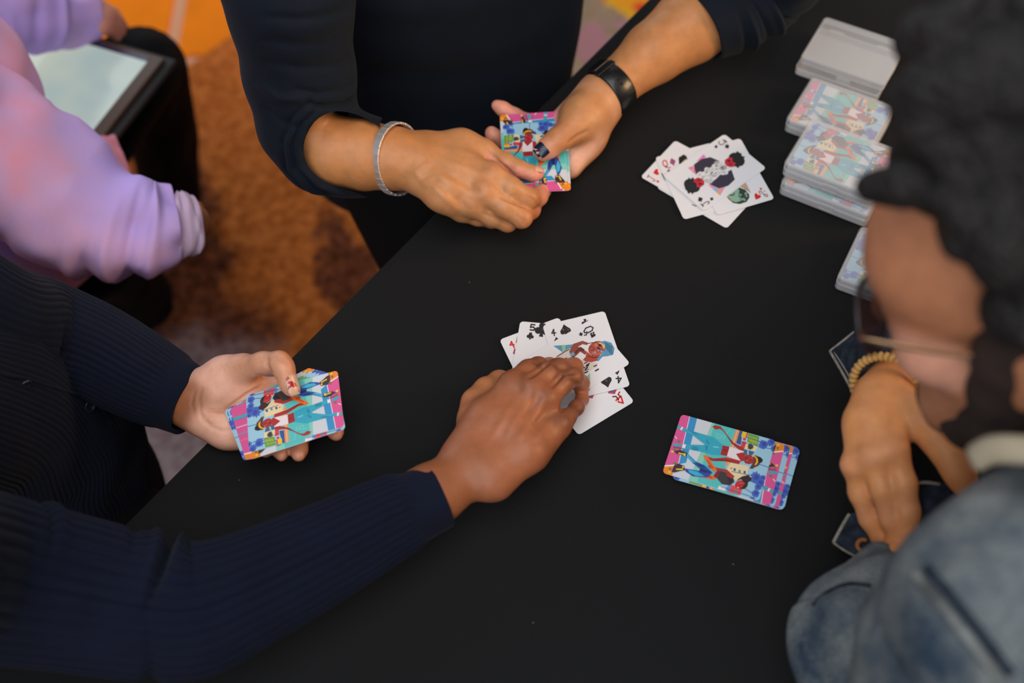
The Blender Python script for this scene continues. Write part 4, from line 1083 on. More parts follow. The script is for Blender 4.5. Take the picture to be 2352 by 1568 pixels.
cg = loft('cardigan_sleeve', [(-260, 1290, .26, 215, 200), (-60, 1320, .16, 188, 160), (170, 1362, .105, 168, 140), (330, 1392, .085, 158, 128), (445, 1398, .078, 150, 122), (560, 1358, .072, 128, 108), (740, 1272, .064, 108, 92), (900, 1188, .058, 90, 76), (1012, 1138, .056, 76, 64)],
          m_navy, pb, seg=360, n=190, disp=ribs(34, .0032, [(.50, .010, -.010, 0.0, .3), (.53, .012, .005, 0.3, .1), (.475, .012, .005, .1, .1), (.435, .010, -.004, .4, .0), (.28, .007, -.006, .0, -.2), (.30, .010, .004, .0, -.2), (.505, .010, -.006, 3.14, -.1), (.56, .01, -.004, .2, .0)]))
cg2 = loft('cardigan_sleeve', [(-.550, .664, TT + .275, .056, .054, 'm'), (-60, 705, .14, 128, 120), (90, 758, .05, 118, 104), (215, 806, .024, 108, 90), (330, 868, .020, 98, 80), (440, 925, .019, 80, 66)],
           m_navy, pb, seg=320, n=130, disp=ribs(44, .0018, [(.53, .013, -.008, 3.3, .2), (.575, .013, .007, 3.3, .2), (.495, .013, .008, 3.3, .2), (.45, .013, -.006, 3.3, .2)]))
# body of the cardigan, leaning back from the table, ribs running down it
def bdisp(s, th, i):
    return np.sqrt(np.abs(np.cos(th * 55))) * .0024 + .004 * np.sin(th * 5 + s * 9) * np.sin(s * 17)
ctor = loft('cardigan_front', [(-400, 880, .22, 120, 100), (-200, 895, .14, 235, 190), (-20, 940, .02, 230, 190), (80, 1000, -.06, 218, 180), (130, 1070, -.13, 200, 170), (175, 1150, -.22, 190, 165), (215, 1220, -.30, 185, 165)],
            m_navy, pb, seg=640, n=100, disp=bdisp, cuff=True, start_cap=True)
loft('cardigan_back', [(-.60, .62, TT - .28, .165, .125), (-.60, .60, TT - .10, .155, .12), (-.605, .57, TT + .08, .150, .118), (-.61, .53, TT + .24, .165, .115), (-.615, .49, TT + .36, .172, .100), (-.615, .475, TT + .425, .125, .080), (-.612, .465, TT + .475, .066, .064)],
     m_navy, pb, seg=480, n=80, world=True, ref=(1, .25, 0), disp=lambda s_, th, i: np.sqrt(np.abs(np.cos(th * 40))) * .0016, cuff=True)
for sh, to, r0, r1, ti, r2 in ((BSR, P(-300, 1286, .28), .074, .068, P(-120, 1311, .19), .042), (BSL, A3(-.540, .660, TT + .262), .072, .062, A3(-.50, .648, TT + .19), .040)):
    loft('cardigan_shoulder', [tuple(sh * .75 + (NB_ + A3(0, .02, -.08)) * .25) + (r0 * .9, r0 * .9), tuple(sh) + (r0, r0), tuple(sh * .5 + to * .5 + A3(-.01, 0, .01)) + (r0 * .96, r0 * .96), tuple(to) + (r1, r1), tuple(ti) + (r2, r2)], m_navy, pb, seg=240, n=50, world=True, cuff=False, ref=(1, 0, .3), start_cap=True, disp=lambda s_, th, i: np.sqrt(np.abs(np.cos(th * 20))) * .0016)
eyes(BHP, pb); hair_cap(BHP, pb, lin((22, 18, 18)), .02, 3)
# two buttons on the front band
m_btn = mat('dark_button', lin((34, 40, 54)), .3, spec=.6)
m_btnh = mat('button_hole', (.003, .003, .004), .9)
def button(u, v, h, rpx, nv, par, m, mh, p=None):
    if p is None: p, r = J(u, v, h, rpx)
    else: r = rpx * depth(p) / F
    n = nrm(nv); s = nrm(np.cross(n, A3(0, 1, .2))); d = np.cross(n, s)
    prof = [(0, .0), (.62, .0), (.72, .0012), (.9, .0013), (1.0, .0004), (.98, -.0008), (0, -.0010)]; V = []; seg = 24
    for rr, z in prof:
        for k in range(seg): a = 2 * math.pi * k / seg; V.append(p + (s * math.cos(a) + d * math.sin(a)) * r * max(rr, .001) + n * z)
    Fc = [[i * seg + k, i * seg + (k + 1) % seg, (i + 1) * seg + (k + 1) % seg, (i + 1) * seg + k] for i in range(len(prof) - 1) for k in range(seg)]
    b = make('button', V, [q[::-1] for q in Fc], m, par)
    for a in range(4):
        c = p + (s * math.cos(math.pi / 4 + a * math.pi / 2) + d * math.sin(math.pi / 4 + a * math.pi / 2)) * r * .3
        v_, f_ = tube([c - n * .0004, c + n * .0004], r * .13, 10); make('thread_hole', v_, f_, mh, b)
    return b
from mathutils.bvhtree import BVHTree
def hit(o, u, v):
    """where the sight line through (u, v) meets a mesh, and its normal"""
    t = BVHTree.FromPolygons([q.co[:] for q in o.data.vertices], [q.vertices[:] for q in o.data.polygons])
    d = nrm(ray(u, v)); l, n, _, _ = t.ray_cast(Vector(CAM), Vector(d)); n = np.array(n)
    return np.array(l), (n if n @ d < 0 else -n)
def button_on(o, u, v, rpx, par, m, mh):
    p, n = hit(o, u, v); p = p + n * .0012; return button(None, None, None, rpx, n, par, m, mh, p)
for u, v in ((57, 881), (205, 932)): button_on(ctor, u, v, 15.5, pb, m_btn, m_btnh)
# front band beside the buttons
bandp = [hit(ctor, u, v) for u, v in ((-20, 852), (20, 862), (60, 870), (110, 884), (160, 900), (205, 916), (235, 940), (255, 975))]
v, f = tube(crom([p + n * .0006 for p, n in bandp], 50), .0016, 8); make('front_band', v, f, m_navy, pb)
m_trou = mat('black_trousers', lin((12, 12, 14)), .9, spec=.15, bump=(700, .3, .001))
loft('trouser_leg', [(20, 1150, -.30, 150, 130), (150, 1180, -.27, 140, 120), (290, 1235, -.22, 128, 110), (480, 1330, -.20, 118, 100), (560, 1420, -.28, 108, 96), (600, 1560, -.60, 92, 84)], m_trou, pb, seg=60, n=60, start_cap=True)
# ================================================================ the player in the black shirt (top)
LT, LT2, LKN = lin((190, 128, 79)), lin((196, 136, 90)), lin((194, 120, 79))
LP = lin((232, 176, 150)); LTP = lin((226, 152, 130))
pa = thing('person', (-.10, 1.06, 0), 'person in a black shirt with pushed-up sleeves holding a small deck', 'person')
fa = Flesh()
# right arm, lying over the cloth's edge
fa.limb()
chain(fa, [(685, 200, .14, 66), (708, 316, .090, 72), (760, 347, .078, 82), (830, 356, .072, 80), (905, 364, .068, 71), (960, 374, .066, 63)], k=.006, c=LT)
UA = nrm(A3(0, -.35, 1))
WA = (975, 378, .064)
MA = {'i': (1132, 402, .066, 28), 'm': (1112, 440, .062, 29), 'r': (1082, 468, .052, 27), 'p': (1060, 484, .040, 24)}
for kx, off, r in (('i', (0, -22), 44), ('m', (4, 0), 46), ('r', (0, 20), 42), ('p', (-6, 34), 36)):
    m_ = MA[kx]
    chain(fa, [(WA[0] + off[0], WA[1] + off[1], WA[2], r), ((WA[0] + off[0] + m_[0]) / 2, (WA[1] + off[1] + m_[1]) / 2, .062, (r + m_[3]) / 2 + 3), m_], k=.012, c=LT2)
chain(fa, [(985, 345, .060, 40), (1060, 338, .058, 36), (1108, 346, .056, 28)], k=.016, c=LT2)
for kx in 'imr':
    a = J(*MA[kx][:3], 22); fa.bone(a[0] + UA * .0050, a[0] + UA * .0048 + A3(.001, 0, 0), a[1] * .8, a[1] * .8, .009, LKN)
chain(fa, [MA['i'], (1172, 432, .060, 26), (1212, 455, .048, 24), (1236, 452, .036, 21), (1250, 436, .030, 18)], k=.005, fing=0, cs=[LT2, LT2, LKN, LTP])
chain(fa, [MA['m'], (1158, 474, .052, 25), (1198, 500, .040, 23.5), (1220, 482, .026, 20), (1232, 462, .020, 17)], k=.005, fing=1, cs=[LT2, LT2, LKN, LTP])
chain(fa, [MA['r'], (1130, 497, .038, 23), (1166, 512, .028, 20), (1190, 492, .016, 18), (1200, 478, .012, 15)], k=.005, fing=2, cs=[LT2, LT2, LKN, LTP])
chain(fa, [MA['p'], (1098, 498, .028, 20), (1130, 506, .016, 17), (1160, 490, .010, 15)], k=.005, fing=3, cs=[LT2, LKN, LTP])
ta = chain(fa, [(1080, 342, .056, 28), (1120, 352, .056, 23), (1160, 372, .055, 20), (1192, 388, .053, 19), (1224, 398, .0485, 16.5), (1236, 398, .046, 14)], k=.006, fing=4, c=LT2, cp=LTP, pn=nrm(A3(0, -.8, -.4)))
# left arm: watch, deck in the palm, thumb on top
fa.limb()
PA = nrm(A3(-.35, -.35, 1))
chain(fa, [(1690, 0, .068, 74), (1585, 60, .058, 86), (1500, 122, .054, 70), (1420, 188, .050, 53), (1392, 212, .049, 53)], k=.006, c=LT)
lk = dict(c=LT2, cp=LP, pn=PA)
for b_ in ((1262, 296, .022, 26), (1270, 326, .018, 28), (1280, 352, .014, 28), (1292, 376, .014, 26)):
    chain(fa, [(1380 - (b_[1] - 330) * .05, 222 + (b_[1] - 330) * .25, .046, 40), ((1372 + b_[0]) / 2 + 12, (232 + b_[1]) / 2, .034, 38), b_], k=.014, **lk)
chain(fa, [(1368, 238, .048, 42), (1338, 268, .054, 42), (1318, 290, .057, 34)], k=.016, c=LT2)
tl = chain(fa, [(1326, 284, .057, 34), (1302, 306, .058, 27), (1282, 320, .057, 26), (1258, 340, .0525, 23), (1246, 350, .049, 20)], k=.007, fing=0, c=LT2, cs=[LT2, LKN, LT2, LTP])
chain(fa, [(1372, 262, .030, 40), (1342, 322, .022, 34), (1312, 384, .016, 24)], k=.016, **lk)
for i, js in enumerate(([(1262, 296, .022, 24), (1215, 284, .020, 21), (1180, 266, .030, 18), (1155, 250, .038, 16), (1141, 242, .041, 13)],
                        [(1268, 326, .018, 24), (1200, 325, .014, 21), (1152, 322, .020, 18), (1132, 310, .030, 16), (1128, 303, .033, 13)],
                        [(1280, 352, .014, 24), (1220, 372, .012, 20), (1180, 370, .016, 17)],
                        [(1292, 376, .014, 22), (1262, 410, .010, 18), (1230, 420, .012, 15)])):
    chain(fa, js, k=.005, fing=i + 1, cs=[LT2, LT2, LTP, LTP][:len(js) - 1], cp=LTP, pn=PA)
fa.limb()
TC = A3(-.10, 1.08, 0)
NA_ = A3(-.055, 1.13, TT + .55); ASR, ASL = A3(-.245, 1.10, TT + .455), A3(.135, 1.12, TT + .455)
fa.bone(A3(-.055, 1.13, TT + .40), NA_ + A3(0, 0, -.05), .03, .03, .02, LT)
for sh, to, r in ((ASR, P(685, 200, .14), .030), (ASL, P(1850, -155, .16), .028)):
    fa.bone(NA_ + A3(0, 0, -.07), sh, .028, .026, .02, LT); fa.bone(sh, to, .026, r * .85, .02, LT)
fa.bone(P(1850, -155, .16), P(1690, 0, .068), .024, .030, .02, LT)
AHP = head_frame(A3(-.05, 1.09, TT + .72), A3(.15, -.85, -.5), A3(0, -.4, 1)); head_bones(fa, AHP, LT, lin((190, 110, 96)))
fa.bone(AHP(-.045, 0, -.15), NA_, .050, .045, .02, LT)
k1i = lambda *ps: [k1(p) for p in ps]
mk = [(k1i((1430, 735), (1500, 770), (1610, 812)), 2.6, -.0030, .78), (k1i((1330, 850), (1420, 890), (1540, 945)), 2.6, -.0024, .82), (k1i((1560, 610), (1600, 640), (1660, 670)), 2.4, -.0015, .85), (k1i((1350, 400), (1420, 500), (1540, 600)), 3.5, -.0020, .90)]  # finger gaps, cut in and with shade painted into the skin colour
for a, b in (((1400, 620), (1000, 480)), ((1300, 770), (960, 560)), ((1200, 870), (930, 620))): mk.append((k1i(a, ((a[0] + b[0]) / 2, (a[1] + b[1]) / 2 - 8), b), 9, .0012, 1.02))
mk += [(k1i((1330, 720), (1150, 620), (1020, 560)), 9, -.0012, .95), (k1i((1240, 840), (1080, 700), (980, 620)), 9, -.0012, .93), (k1i((850, 560), (900, 620), (960, 690)), 8, .0012, .97), (k1i((880, 560), (960, 500)), 6, .0008, .97)]
for x, y in ((1660, 770), (1590, 905)):
    for k in range(-2, 3): mk.append((k1i((x - 30 + 11 * k, y - 40 + 6 * k), (x + 6 + 11 * k, y - 5 + 6 * k), (x + 14 + 11 * k, y + 30 + 6 * k)), 1.8, -.0004, .92))
for k in range(4): mk.append((k1i((1800 + 16 * k, 300 - 10 * k), (1835 + 16 * k, 340 - 10 * k), (1860 + 14 * k, 385 - 10 * k)), 2.0, -.0004, .93))
mk += [(k1i((1890, 380), (1960, 330), (2040, 290)), 4, -.0016, .86), (k1i((1890, 480), (1950, 430), (1990, 360)), 3, -.0008, .92)]
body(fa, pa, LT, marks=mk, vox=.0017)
m_blue = polish_mat('chipped_blue_nail', (222, 170, 158), (18, 34, 62), .40, 120)
m_dot = polish_mat('nail_with_dark_dot', (226, 164, 142), (30, 30, 40), .66, 170)
nail(tl[-2][0], tl[-3][0], tl[-2][1] * 1.10, nrm(A3(-.15, -.45, 1)), m_blue, pa, wid=.75, ln_=1.5, back=.15)['label'] = 'thumbnail with chipped dark blue polish'
nail(ta[-2][0], ta[-3][0], ta[-2][1] * 1.10, nrm(A3(.1, .45, 1)), m_dot, pa, wid=.7, ln_=1.3, back=.1)

m_black = mat('black_jersey', lin((14, 22, 34)), .85, spec=.18, sheen=.03, vary=(30, .1), bump=(900, .3, .001))
def soft(*fo, noise=.004, seed=1, sc=9):
    def d(s, th, i):
        r = noise * vnoise(np.stack([np.cos(th) * 1.6 + 5, np.sin(th) * 1.6 + 5, np.full(len(th), s * sc)], 1), seed)
        for (c, w, a, ph, sp) in fo: r = r + a * gau(s + .02 * np.sin(th + ph), c, w) * np.clip(np.cos(th - ph) * 1.1 + sp, 0, 1)
        return r
    return d
fsl = Flesh(); fsl.limb(); BK = lin((19, 24, 31))
fsl.bone(ASR, P(664, -20, .245), .074, .060, .012, BK); fsl.bone(NA_ + A3(-.03, 0, -.085), ASR, .06, .070, .03, BK)
chain(fsl, [(664, -20, .245, 142), (668, 30, .22, 138), (688, 170, .155, 126), (708, 282, .106, 114), (742, 338, .082, 103), (800, 353, .072, 96), (880, 364, .066, 90)], k=.010, c=BK)
edge = np.array([(800, 256), (756, 262), (716, 294), (700, 336), (706, 376), (742, 414), (800, 440)], float); cen = np.array([810., 348.])
mk = []
for k, sc in enumerate((1.06, 1.15, 1.25, 1.36, 1.48)):
    ln_ = [tuple(cen + (e_ - cen) * sc) for e_ in edge[1:]]
    mk.append((ln_, 5.5, -.0042 if k % 2 == 0 else .0022, 1.0))
for k, sc in enumerate((1.105, 1.20, 1.305, 1.42)): mk.append(([tuple(cen + (e_ - cen) * sc) for e_ in edge[1:]], 5.0, .0026, 1.0))
mk += [([(842, 205), (800, 236), (750, 246), (700, 240)], 7, -.0060, 1.0), ([(836, 170), (790, 205), (730, 216), (670, 205)], 9, -.0035, 1.0), ([(826, 120), (770, 150), (690, 158), (600, 140)], 11, -.0035, 1.0), ([(818, 60), (760, 96), (680, 104), (590, 90)], 12, -.003, 1.0), ([(812, 10), (760, 36), (690, 46), (600, 40)], 12, -.003, 1.0), ([(600, 240), (650, 282), (690, 290)], 9, -.003, 1.0), ([(590, 190), (640, 225), (700, 228)], 9, .003, 1.0)]
slv = body(fsl, pa, BK, vox=.0022, name='shirt_sleeve', marks=mk, stuff=m_black)
def inside(p, poly):
    c = False; n = len(poly)
    for i in range(n):
        (x0, y0), (x1, y1) = poly[i - 1], poly[i]
        if (y0 > p[1]) != (y1 > p[1]) and p[0] < (x1 - x0) * (p[1] - y0) / (y1 - y0) + x0: c = not c
    return c
def cut_open(o, edge, rest, u_all):
    """open a sleeve along a curve: faces knifed along it, the part over the bare arm removed"""
    bm = bmesh.new(); bm.from_mesh(o.data)
    for a, b in zip(edge[:-1], edge[1:]):
        n = nrm(np.cross(ray(*a), ray(*b)))
        m_ = (np.array(a) + b) / 2; L_ = np.linalg.norm(np.array(a) - b) * .5 + 9
        uv = pix(np.array([f.calc_center_median()[:] for f in bm.faces])); sel = np.linalg.norm(uv - m_, axis=1) < L_
        bm.faces.ensure_lookup_table(); fs = [bm.faces[k] for k in np.flatnonzero(sel)]
        ge = list({v for f in fs for v in f.verts}) + list({e for f in fs for e in f.edges}) + fs
        bmesh.ops.bisect_plane(bm, geom=ge, plane_co=Vector(CAM), plane_no=Vector(n))
    bm.normal_update(); fc = np.array([f.calc_center_median()[:] for f in bm.faces]); uv = pix(fc); bm.faces.ensure_lookup_table()
    poly = [tuple(e) for e in edge] + rest; kill = []
    for k in np.flatnonzero((uv[:, 0] > min(e[0] for e in edge) - 4) & (uv[:, 1] > 200) & (uv[:, 1] < 520)):
        f = bm.faces[k]
        if inside(uv[k], poly) and (np.array(f.normal) @ (CAM - fc[k]) > 0 or uv[k, 0] > u_all): kill.append(f)
    bmesh.ops.delete(bm, geom=kill, context='FACES')
    for f in bm.faces: f.smooth = True
    bm.to_mesh(o.data); bm.free()
cut_open(slv, crom([(872, 292), (836, 270), (800, 258), (762, 257), (726, 276), (704, 310), (697, 342), (704, 374), (726, 402), (758, 422), (812, 440), (840, 452)], 30), [(900, 560), (1100, 520), (1100, 200), (884, 240)], 800)
loft('shirt_sleeve', [(1950, -260, .24, 140, 130), (1862, -170, .17, 132, 120), (1770, -60, .090, 118, 104), (1700, -2, .068, 112, 108), (1612, 52, .060, 98, 98)],
     m_black, pa, seg=110, n=110, cuff=True, tilt=-.004, disp=soft((.86, .012, .005, .4, .5), (.90, .012, -.004, .4, .5), (.8, .012, -.005, .3, .4), (.75, .014, .005, .3, .4), (.66, .02, -.006, .2, .2), noise=.005, seed=7))
loft('shirt_shoulder', [tuple(ASL * .6 + NA_ * .4 + A3(0, 0, -.03)) + (.066, .066), tuple(ASL) + (.074, .074), tuple(ASL * .5 + P(1900, -210, .20) * .5 + A3(.01, 0, .01)) + (.070, .070), tuple(P(1900, -210, .20)) + (.062, .062)], m_black, pa, seg=70, n=50, world=True, cuff=False, ref=(0, -1, .2), start_cap=True, disp=soft(noise=.005, seed=17))
eyes(AHP, pa); hair_cap(AHP, pa, lin((38, 26, 20)), .10, 5)
# shirt front and hips
loft('shirt_front', [(-.055, 1.135, TT + .535, .062, .060), (-.055, 1.14, TT + .49, .13, .085), (-.055, 1.14, TT + .42, .19, .105), (-.055, 1.13, 1.02, .195, .13), (-.055, 1.105, .88, .195, .14), (-.06, 1.10, .74, .185, .14), (-.065, 1.10, .60, .18, .14), (-.065, 1.10, .52, .18, .14)],
     m_black, pa, seg=140, n=90, world=True, ref=(0, -1, 0), cuff=True, disp=soft((.55, .02, .006, 1.4, 0), (.68, .03, -.006, 1.2, 0), noise=.010, seed=9, sc=7))
for sx, (hx, hy) in ((-1, (-.125, 1.08)), (1, (.02, 1.08))):
    loft('trouser_leg', [(hx, hy, .60, .095, .095), (hx - .0, hy - .02, .585, .095, .092), (hx + .06, hy - .20, .57, .088, .085), (hx + .14, hy - .38, .55, .078, .078), (hx + .15, hy - .43, .46, .072, .074), (hx + .15, hy - .42, .12, .058, .060)],
         m_trou, pa, seg=60, n=60, world=True, ref=(.2, 0, 1) if 0 else (1, 0, .05), cuff=True, start_cap=True)
# silver link bracelet and watch
m_silver = mat('polished_steel', (.92, .88, .88), .38, metal=.75, spec=.8)
br = thing('bracelet', P(905, 364, .03), 'silver link bracelet on the wrist lying over the cloth edge', 'bracelet')
def ring_frame(c, axis, upish):
    t = nrm(axis); s = nrm(np.cross(t, upish)); return t, s, np.cross(s, t)
def ring_pts(c, s, d, ra, rb, n, tilt=0, t=None): return [(c + s * ra * math.cos(a) + d * rb * math.sin(a), a) for a in np.linspace(0, 2 * math.pi, n, endpoint=False)]
c_, r_ = J(912, 365, .067, 75); ax = P(960, 374, .066) - P(830, 356, .072)
ax = nrm(ax) + .5 * nrm(CAM - c_)
t, s, d = ring_frame(c_, ax, UA)
NL = 30
for k in range(NL):
    a = 2 * math.pi * k / NL; R = r_ + .0022; E_ = 1.13; c = c_ + s * R * math.cos(a) + d * R * E_ * math.sin(a); out = nrm(s * math.cos(a) * E_ + d * math.sin(a)); tan = np.cross(t, out)
    hl = math.pi * R * 1.06 / NL * .94
    v, f = box((-hl, -.0042, -.0011), (hl, .0042, .0011), .0005)
    make('link', c + v[:, :1] * tan + v[:, 1:2] * t + v[:, 2:] * out, f, m_silver, br, smooth=False)
m_strap = mat('black_silicone', lin((16, 17, 20)), .35, spec=.5, coat=.2)
m_wface = mat('watch_glass', (.01, .012, .018), .08, spec=.8)
wt = thing('wristwatch', P(1400, 205, .03), 'black smartwatch with punched strap on the other wrist', 'watch')
c_, r_ = J(1402, 206, .0495, 56); ax = P(1392, 212, .049) - P(1500, 122, .054); t, s, d = ring_frame(c_, ax, A3(0, -.3, 1))
th = np.linspace(0, 2 * math.pi, 61)[:-1]
path = [c_ + s * (r_ + .0012) * math.cos(a) + d * (r_ + .0012) * math.sin(a) for a in th]
V = []; 
for a, p in zip(th, path):
    out = s * math.cos(a) + d * math.sin(a); wd_ = .0115
    for x, y in ((-1, -.0012), (-1, .0006), (-.85, .0014), (.85, .0014), (1, .0006), (1, -.0012)): V.append(p + t * x * wd_ + out * y)
m6 = 6; Fc = [[i * m6 + j, ((i + 1) % 60) * m6 + j, ((i + 1) % 60) * m6 + (j + 1) % m6, i * m6 + (j + 1) % m6] for i in range(60) for j in range(m6)]
make('strap', V, Fc, m_strap, wt)
def on_ring(a, hw, hl, z0, z1, nm, m, bev=.001, par=None):
    out = s * math.cos(a) + d * math.sin(a); tan = np.cross(t, out); v, f = box((-hl, -hw, z0), (hl, hw, z1), bev)
    return make(nm, c_ + out * r_ + v[:, :1] * tan + v[:, 1:2] * t + v[:, 2:] * out, f, m, par or wt, smooth=False)
WA0 = math.atan2(nrm(A3(0, 0, 1)) @ d, nrm(A3(0, 0, 1)) @ s)
vis = nrm(CAM - c_); aV = math.atan2(vis @ d, vis @ s)
for k in range(3): on_ring(aV - .30 + .20 * k, .0016, .0013, .0018, .0029, 'strap_hole', mat('hole_dark', (.002, .002, .002), .9) if k == 0 else bpy.data.materials['hole_dark'], .0004)
on_ring(aV - .80, .0128, .0035, .002, .0048, 'strap_loop', m_strap)
on_ring(aV - 1.12, .0105, .006, .003, .0062, 'buckle', m_strap)
wf = on_ring(aV + math.pi, .018, .017, .001, .010, 'watch_body', m_strap, .003)
on_ring(aV + math.pi, .015, .0145, .0101, .0107, 'watch_screen', m_wface, .0002, par=wf)
# ================================================================ the person in the denim jacket (right, near)
MS, MS2 = lin((216, 144, 88)), lin((226, 154, 98)); FCE = lin((186, 124, 90))
pd = thing('person', (.55, .15, 0), 'person in a faded denim jacket bowing a curly dark head over the table', 'person')
fd = Flesh(); fd.limb()
ED = nrm(A3(-.3, -.2, 1))
chain(fd, [(2420, 560, .02, 66), (2300, 640, .03, 64), (2130, 772, .052, 62), (2046, 874, .100, 52)], k=.006, c=MS)
chain(fd, [(2046, 874, .100, 54), (2026, 902, .106, 52)], k=.008, c=MS)
for b_, r in (((1966, 1066, .098, 30), 44), ((2008, 1046, .112, 32), 46), ((2054, 1034, .116, 32), 44)):
    chain(fd, [((2022 + b_[0] * .0) + (b_[0] - 2010) * .40, 920, .106, r - 2), (b_[0] * .6 + 2020 * .4, 972, .106, 44), b_], k=.014, c=MS2)
for i, js in enumerate(([(1966, 1066, .098, 29), (1976, 1130, .080, 27), (1998, 1190, .062, 25), (2026, 1240, .050, 22), (2044, 1268, .046, 18)],
                        [(2008, 1046, .112, 30), (2026, 1120, .098, 28), (2046, 1190, .078, 26), (2060, 1240, .062, 22), (2066, 1264, .056, 18)],
                        [(2054, 1034, .116, 31), (2076, 1110, .104, 29), (2086, 1176, .088, 27), (2082, 1230, .074, 23), (2078, 1256, .068, 19)])):
    chain(fd, js, k=.005, fing=i, cs=[MS2, lin((214, 146, 102)), MS2, lin((210, 138, 100))])
for (u, v, h) in ((1966, 1066, .098), (2008, 1046, .112), (2054, 1034, .116)):
    a = J(u, v, h, 24); fd.bone(a[0] + A3(-.004, -.002, .004), a[0] + A3(-.0042, -.002, .004), a[1] * .9, a[1] * .9, .010, lin((216, 146, 106)))
chain(fd, [(2060, 912, .114, 42), (2110, 952, .118, 41), (2152, 1002, .116, 39), (2186, 1050, .112, 35), (2206, 1090, .106, 31), (2212, 1112, .10, 26)], k=.010, fing=3, c=MS2)
# head frame: face turned away to the left and bowed
hf = nrm(RGT * -.74 + UPV * .08 + FWD * .67); hu = RGT * -.33 + UPV * .74 - FWD * .58; hu = nrm(hu - hf * (hu @ hf)); hl = np.cross(hu, hf)
HO = PD(1985, 765, .765) - hf * .094 - hl * .068 - hu * .012
def HP(x, y, z): return HO + hf * x + hl * y + hu * z
fd.limb()
def hb(a, b, ra, rb, k=.02, c=FCE, flat=None): fd.bone(HP(*a), HP(*b), ra, rb, k, c, flat=flat)
hb((-.03, 0, .045), (.02, 0, .05), .080, .076)                    # skull
hb((.055, -.028, .045), (.055, .028, .045), .042, .042)           # forehead
hb((.066, -.03, .022), (.066, .03, .022), .026, .026, .012)       # brow
hb((.06, -.04, -.015), (.06, .04, -.015), .030, .030, .02, lin((220, 158, 134)))        # cheeks, paler than the face: the light on them put into the colour
hb((.03, .045, -.05), (.072, .018, -.088), .022, .022, .02); hb((.03, -.045, -.05), (.072, -.018, -.088), .022, .022, .02)   # jaw
hb((.070, -.015, -.09), (.070, .015, -.09), .022, .022, .02); hb((.06, 0, -.06), (.072, 0, -.05), .038, .030, .02)
hb((.092, 0, .012), (.112, 0, -.022), .009, .013, .010); hb((.105, -.011, -.026), (.105, .011, -.026), .008, .008, .006)      # nose
hb((.094, -.016, -.052), (.094, .016, -.052), .006, .006, .005, lin((170, 92, 80))); hb((.092, -.013, -.062), (.092, .013, -.062), .007, .007, .005, lin((176, 96, 84)))   # lips
for sy in (-1, 1):
    hb((.082, .031 * sy, .006), (.083, .033 * sy, .006), .0125, .0125, .006)      # lids
    hb((-.012, .080 * sy, .012), (-.004, .078 * sy, -.022), .011, .008, .008)     # ears
    hb((-.018, .086 * sy, .014), (-.012, .084 * sy, -.012), .007, .005, .006)
hb((-.02, 0, -.03), (-.05, 0, -.15), .055, .058, .03, FCE)        # neck
NK = HP(-.05, 0, -.15)
SHL = PD(2330, 1330, .72); SHR = NK + (NK - SHL) * .8 + A3(.02, .05, -.06)
T3 = A3(TN[0], TN[1], 0); MID = (SHL + SHR) / 2; CHS = MID + T3 * .20 + A3(0, 0, -.20)
fd.bone(NK, (SHL + SHR) / 2 + A3(.03, -.02, -.05), .055, .07, .03, MS)
fd.bone(SHL + A3(.02, -.02, -.03), SHR, .05, .05, .03, MS); fd.bone(MID + T3 * .05, CHS, .07, .07, .03, MS)
EL = P(2150, 1600, .085); fd.bone(SHL + A3(.02, -.02, -.03), EL, .042, .036, .03, MS)
chain(fd, [(2150, 1600, .085, 80), (2080, 1420, .07, 66), (2060, 1310, .062, 50), (2100, 1250, .055, 44)], k=.02, c=MS)
fd.bone(SHR, P(2600, 640, .06), .045, .036, .03, MS); fd.bone(P(2600, 640, .06), P(2420, 560, .02), .036, .03, .03, MS)
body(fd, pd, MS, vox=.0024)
eyes(HP, pd)
# curly hair in clumps over skull, sides and nape; short beard
m_hair = mat('black_curly_hair', lin((24, 21, 21)), .62, spec=.35, vary=(60, .35), bump=(190, 1.0, .006))
fh = Flesh(); fh.limb(); rg = random.Random(11); hc = lin((24, 21, 21))
for k in range(620):
    z = 1 - 2 * (k + .5) / 620; a = k * 2.39996; r = math.sqrt(1 - z * z); d_ = A3(r * math.cos(a), r * math.sin(a), z)
    x, y, zz = d_[0] * .110 - .012, d_[1] * .098, d_[2] * .112 + .045
    if x > -.035 and zz < .076 + x * .85: continue          # leave the face free
    if zz < -.055 or x > .034: continue
    if zz < .03 and x > -.022: continue
    w = 1.0 + .35 * max(0, d_[2])
    gx = A3(x, y, zz) * 1.0; gx[2] = (gx[2] - .045) * w + .045
    gx += np.array([rg.uniform(-.010, .010) for _ in range(3)])
    c = HP(*gx); rr = rg.uniform(.010, .022)
    fh.bone(c, c + np.array([rg.uniform(-.016, .016) for _ in range(3)]), rr, rr * .7, .005, hc)
fh.bone(HP(-.055, 0, .055), HP(-.03, 0, .078), .086, .076, .01, hc)
fh.bone(HP(-.06, 0, .0), HP(-.06, 0, .05), .078, .085, .01, hc)
fh.bone(HP(-.04, 0, .085), HP(.0, 0, .105), .085, .062, .01, hc)
fh.bone(HP(.010, -.022, .108), HP(.010, .022, .108), .044, .044, .01, hc)
fh.bone(HP(.036, -.022, .112), HP(.036, .022, .112), .034, .034, .01, hc)
V, Fc = fh.mesh(.0032, 12); make('hair', V, Fc, m_hair, pd)
m_beard = mat('short_beard', lin((46, 30, 24)), .8, vary=(90, .4), bump=(420, 1.0, .004))
fbd = Flesh(); fbd.limb()
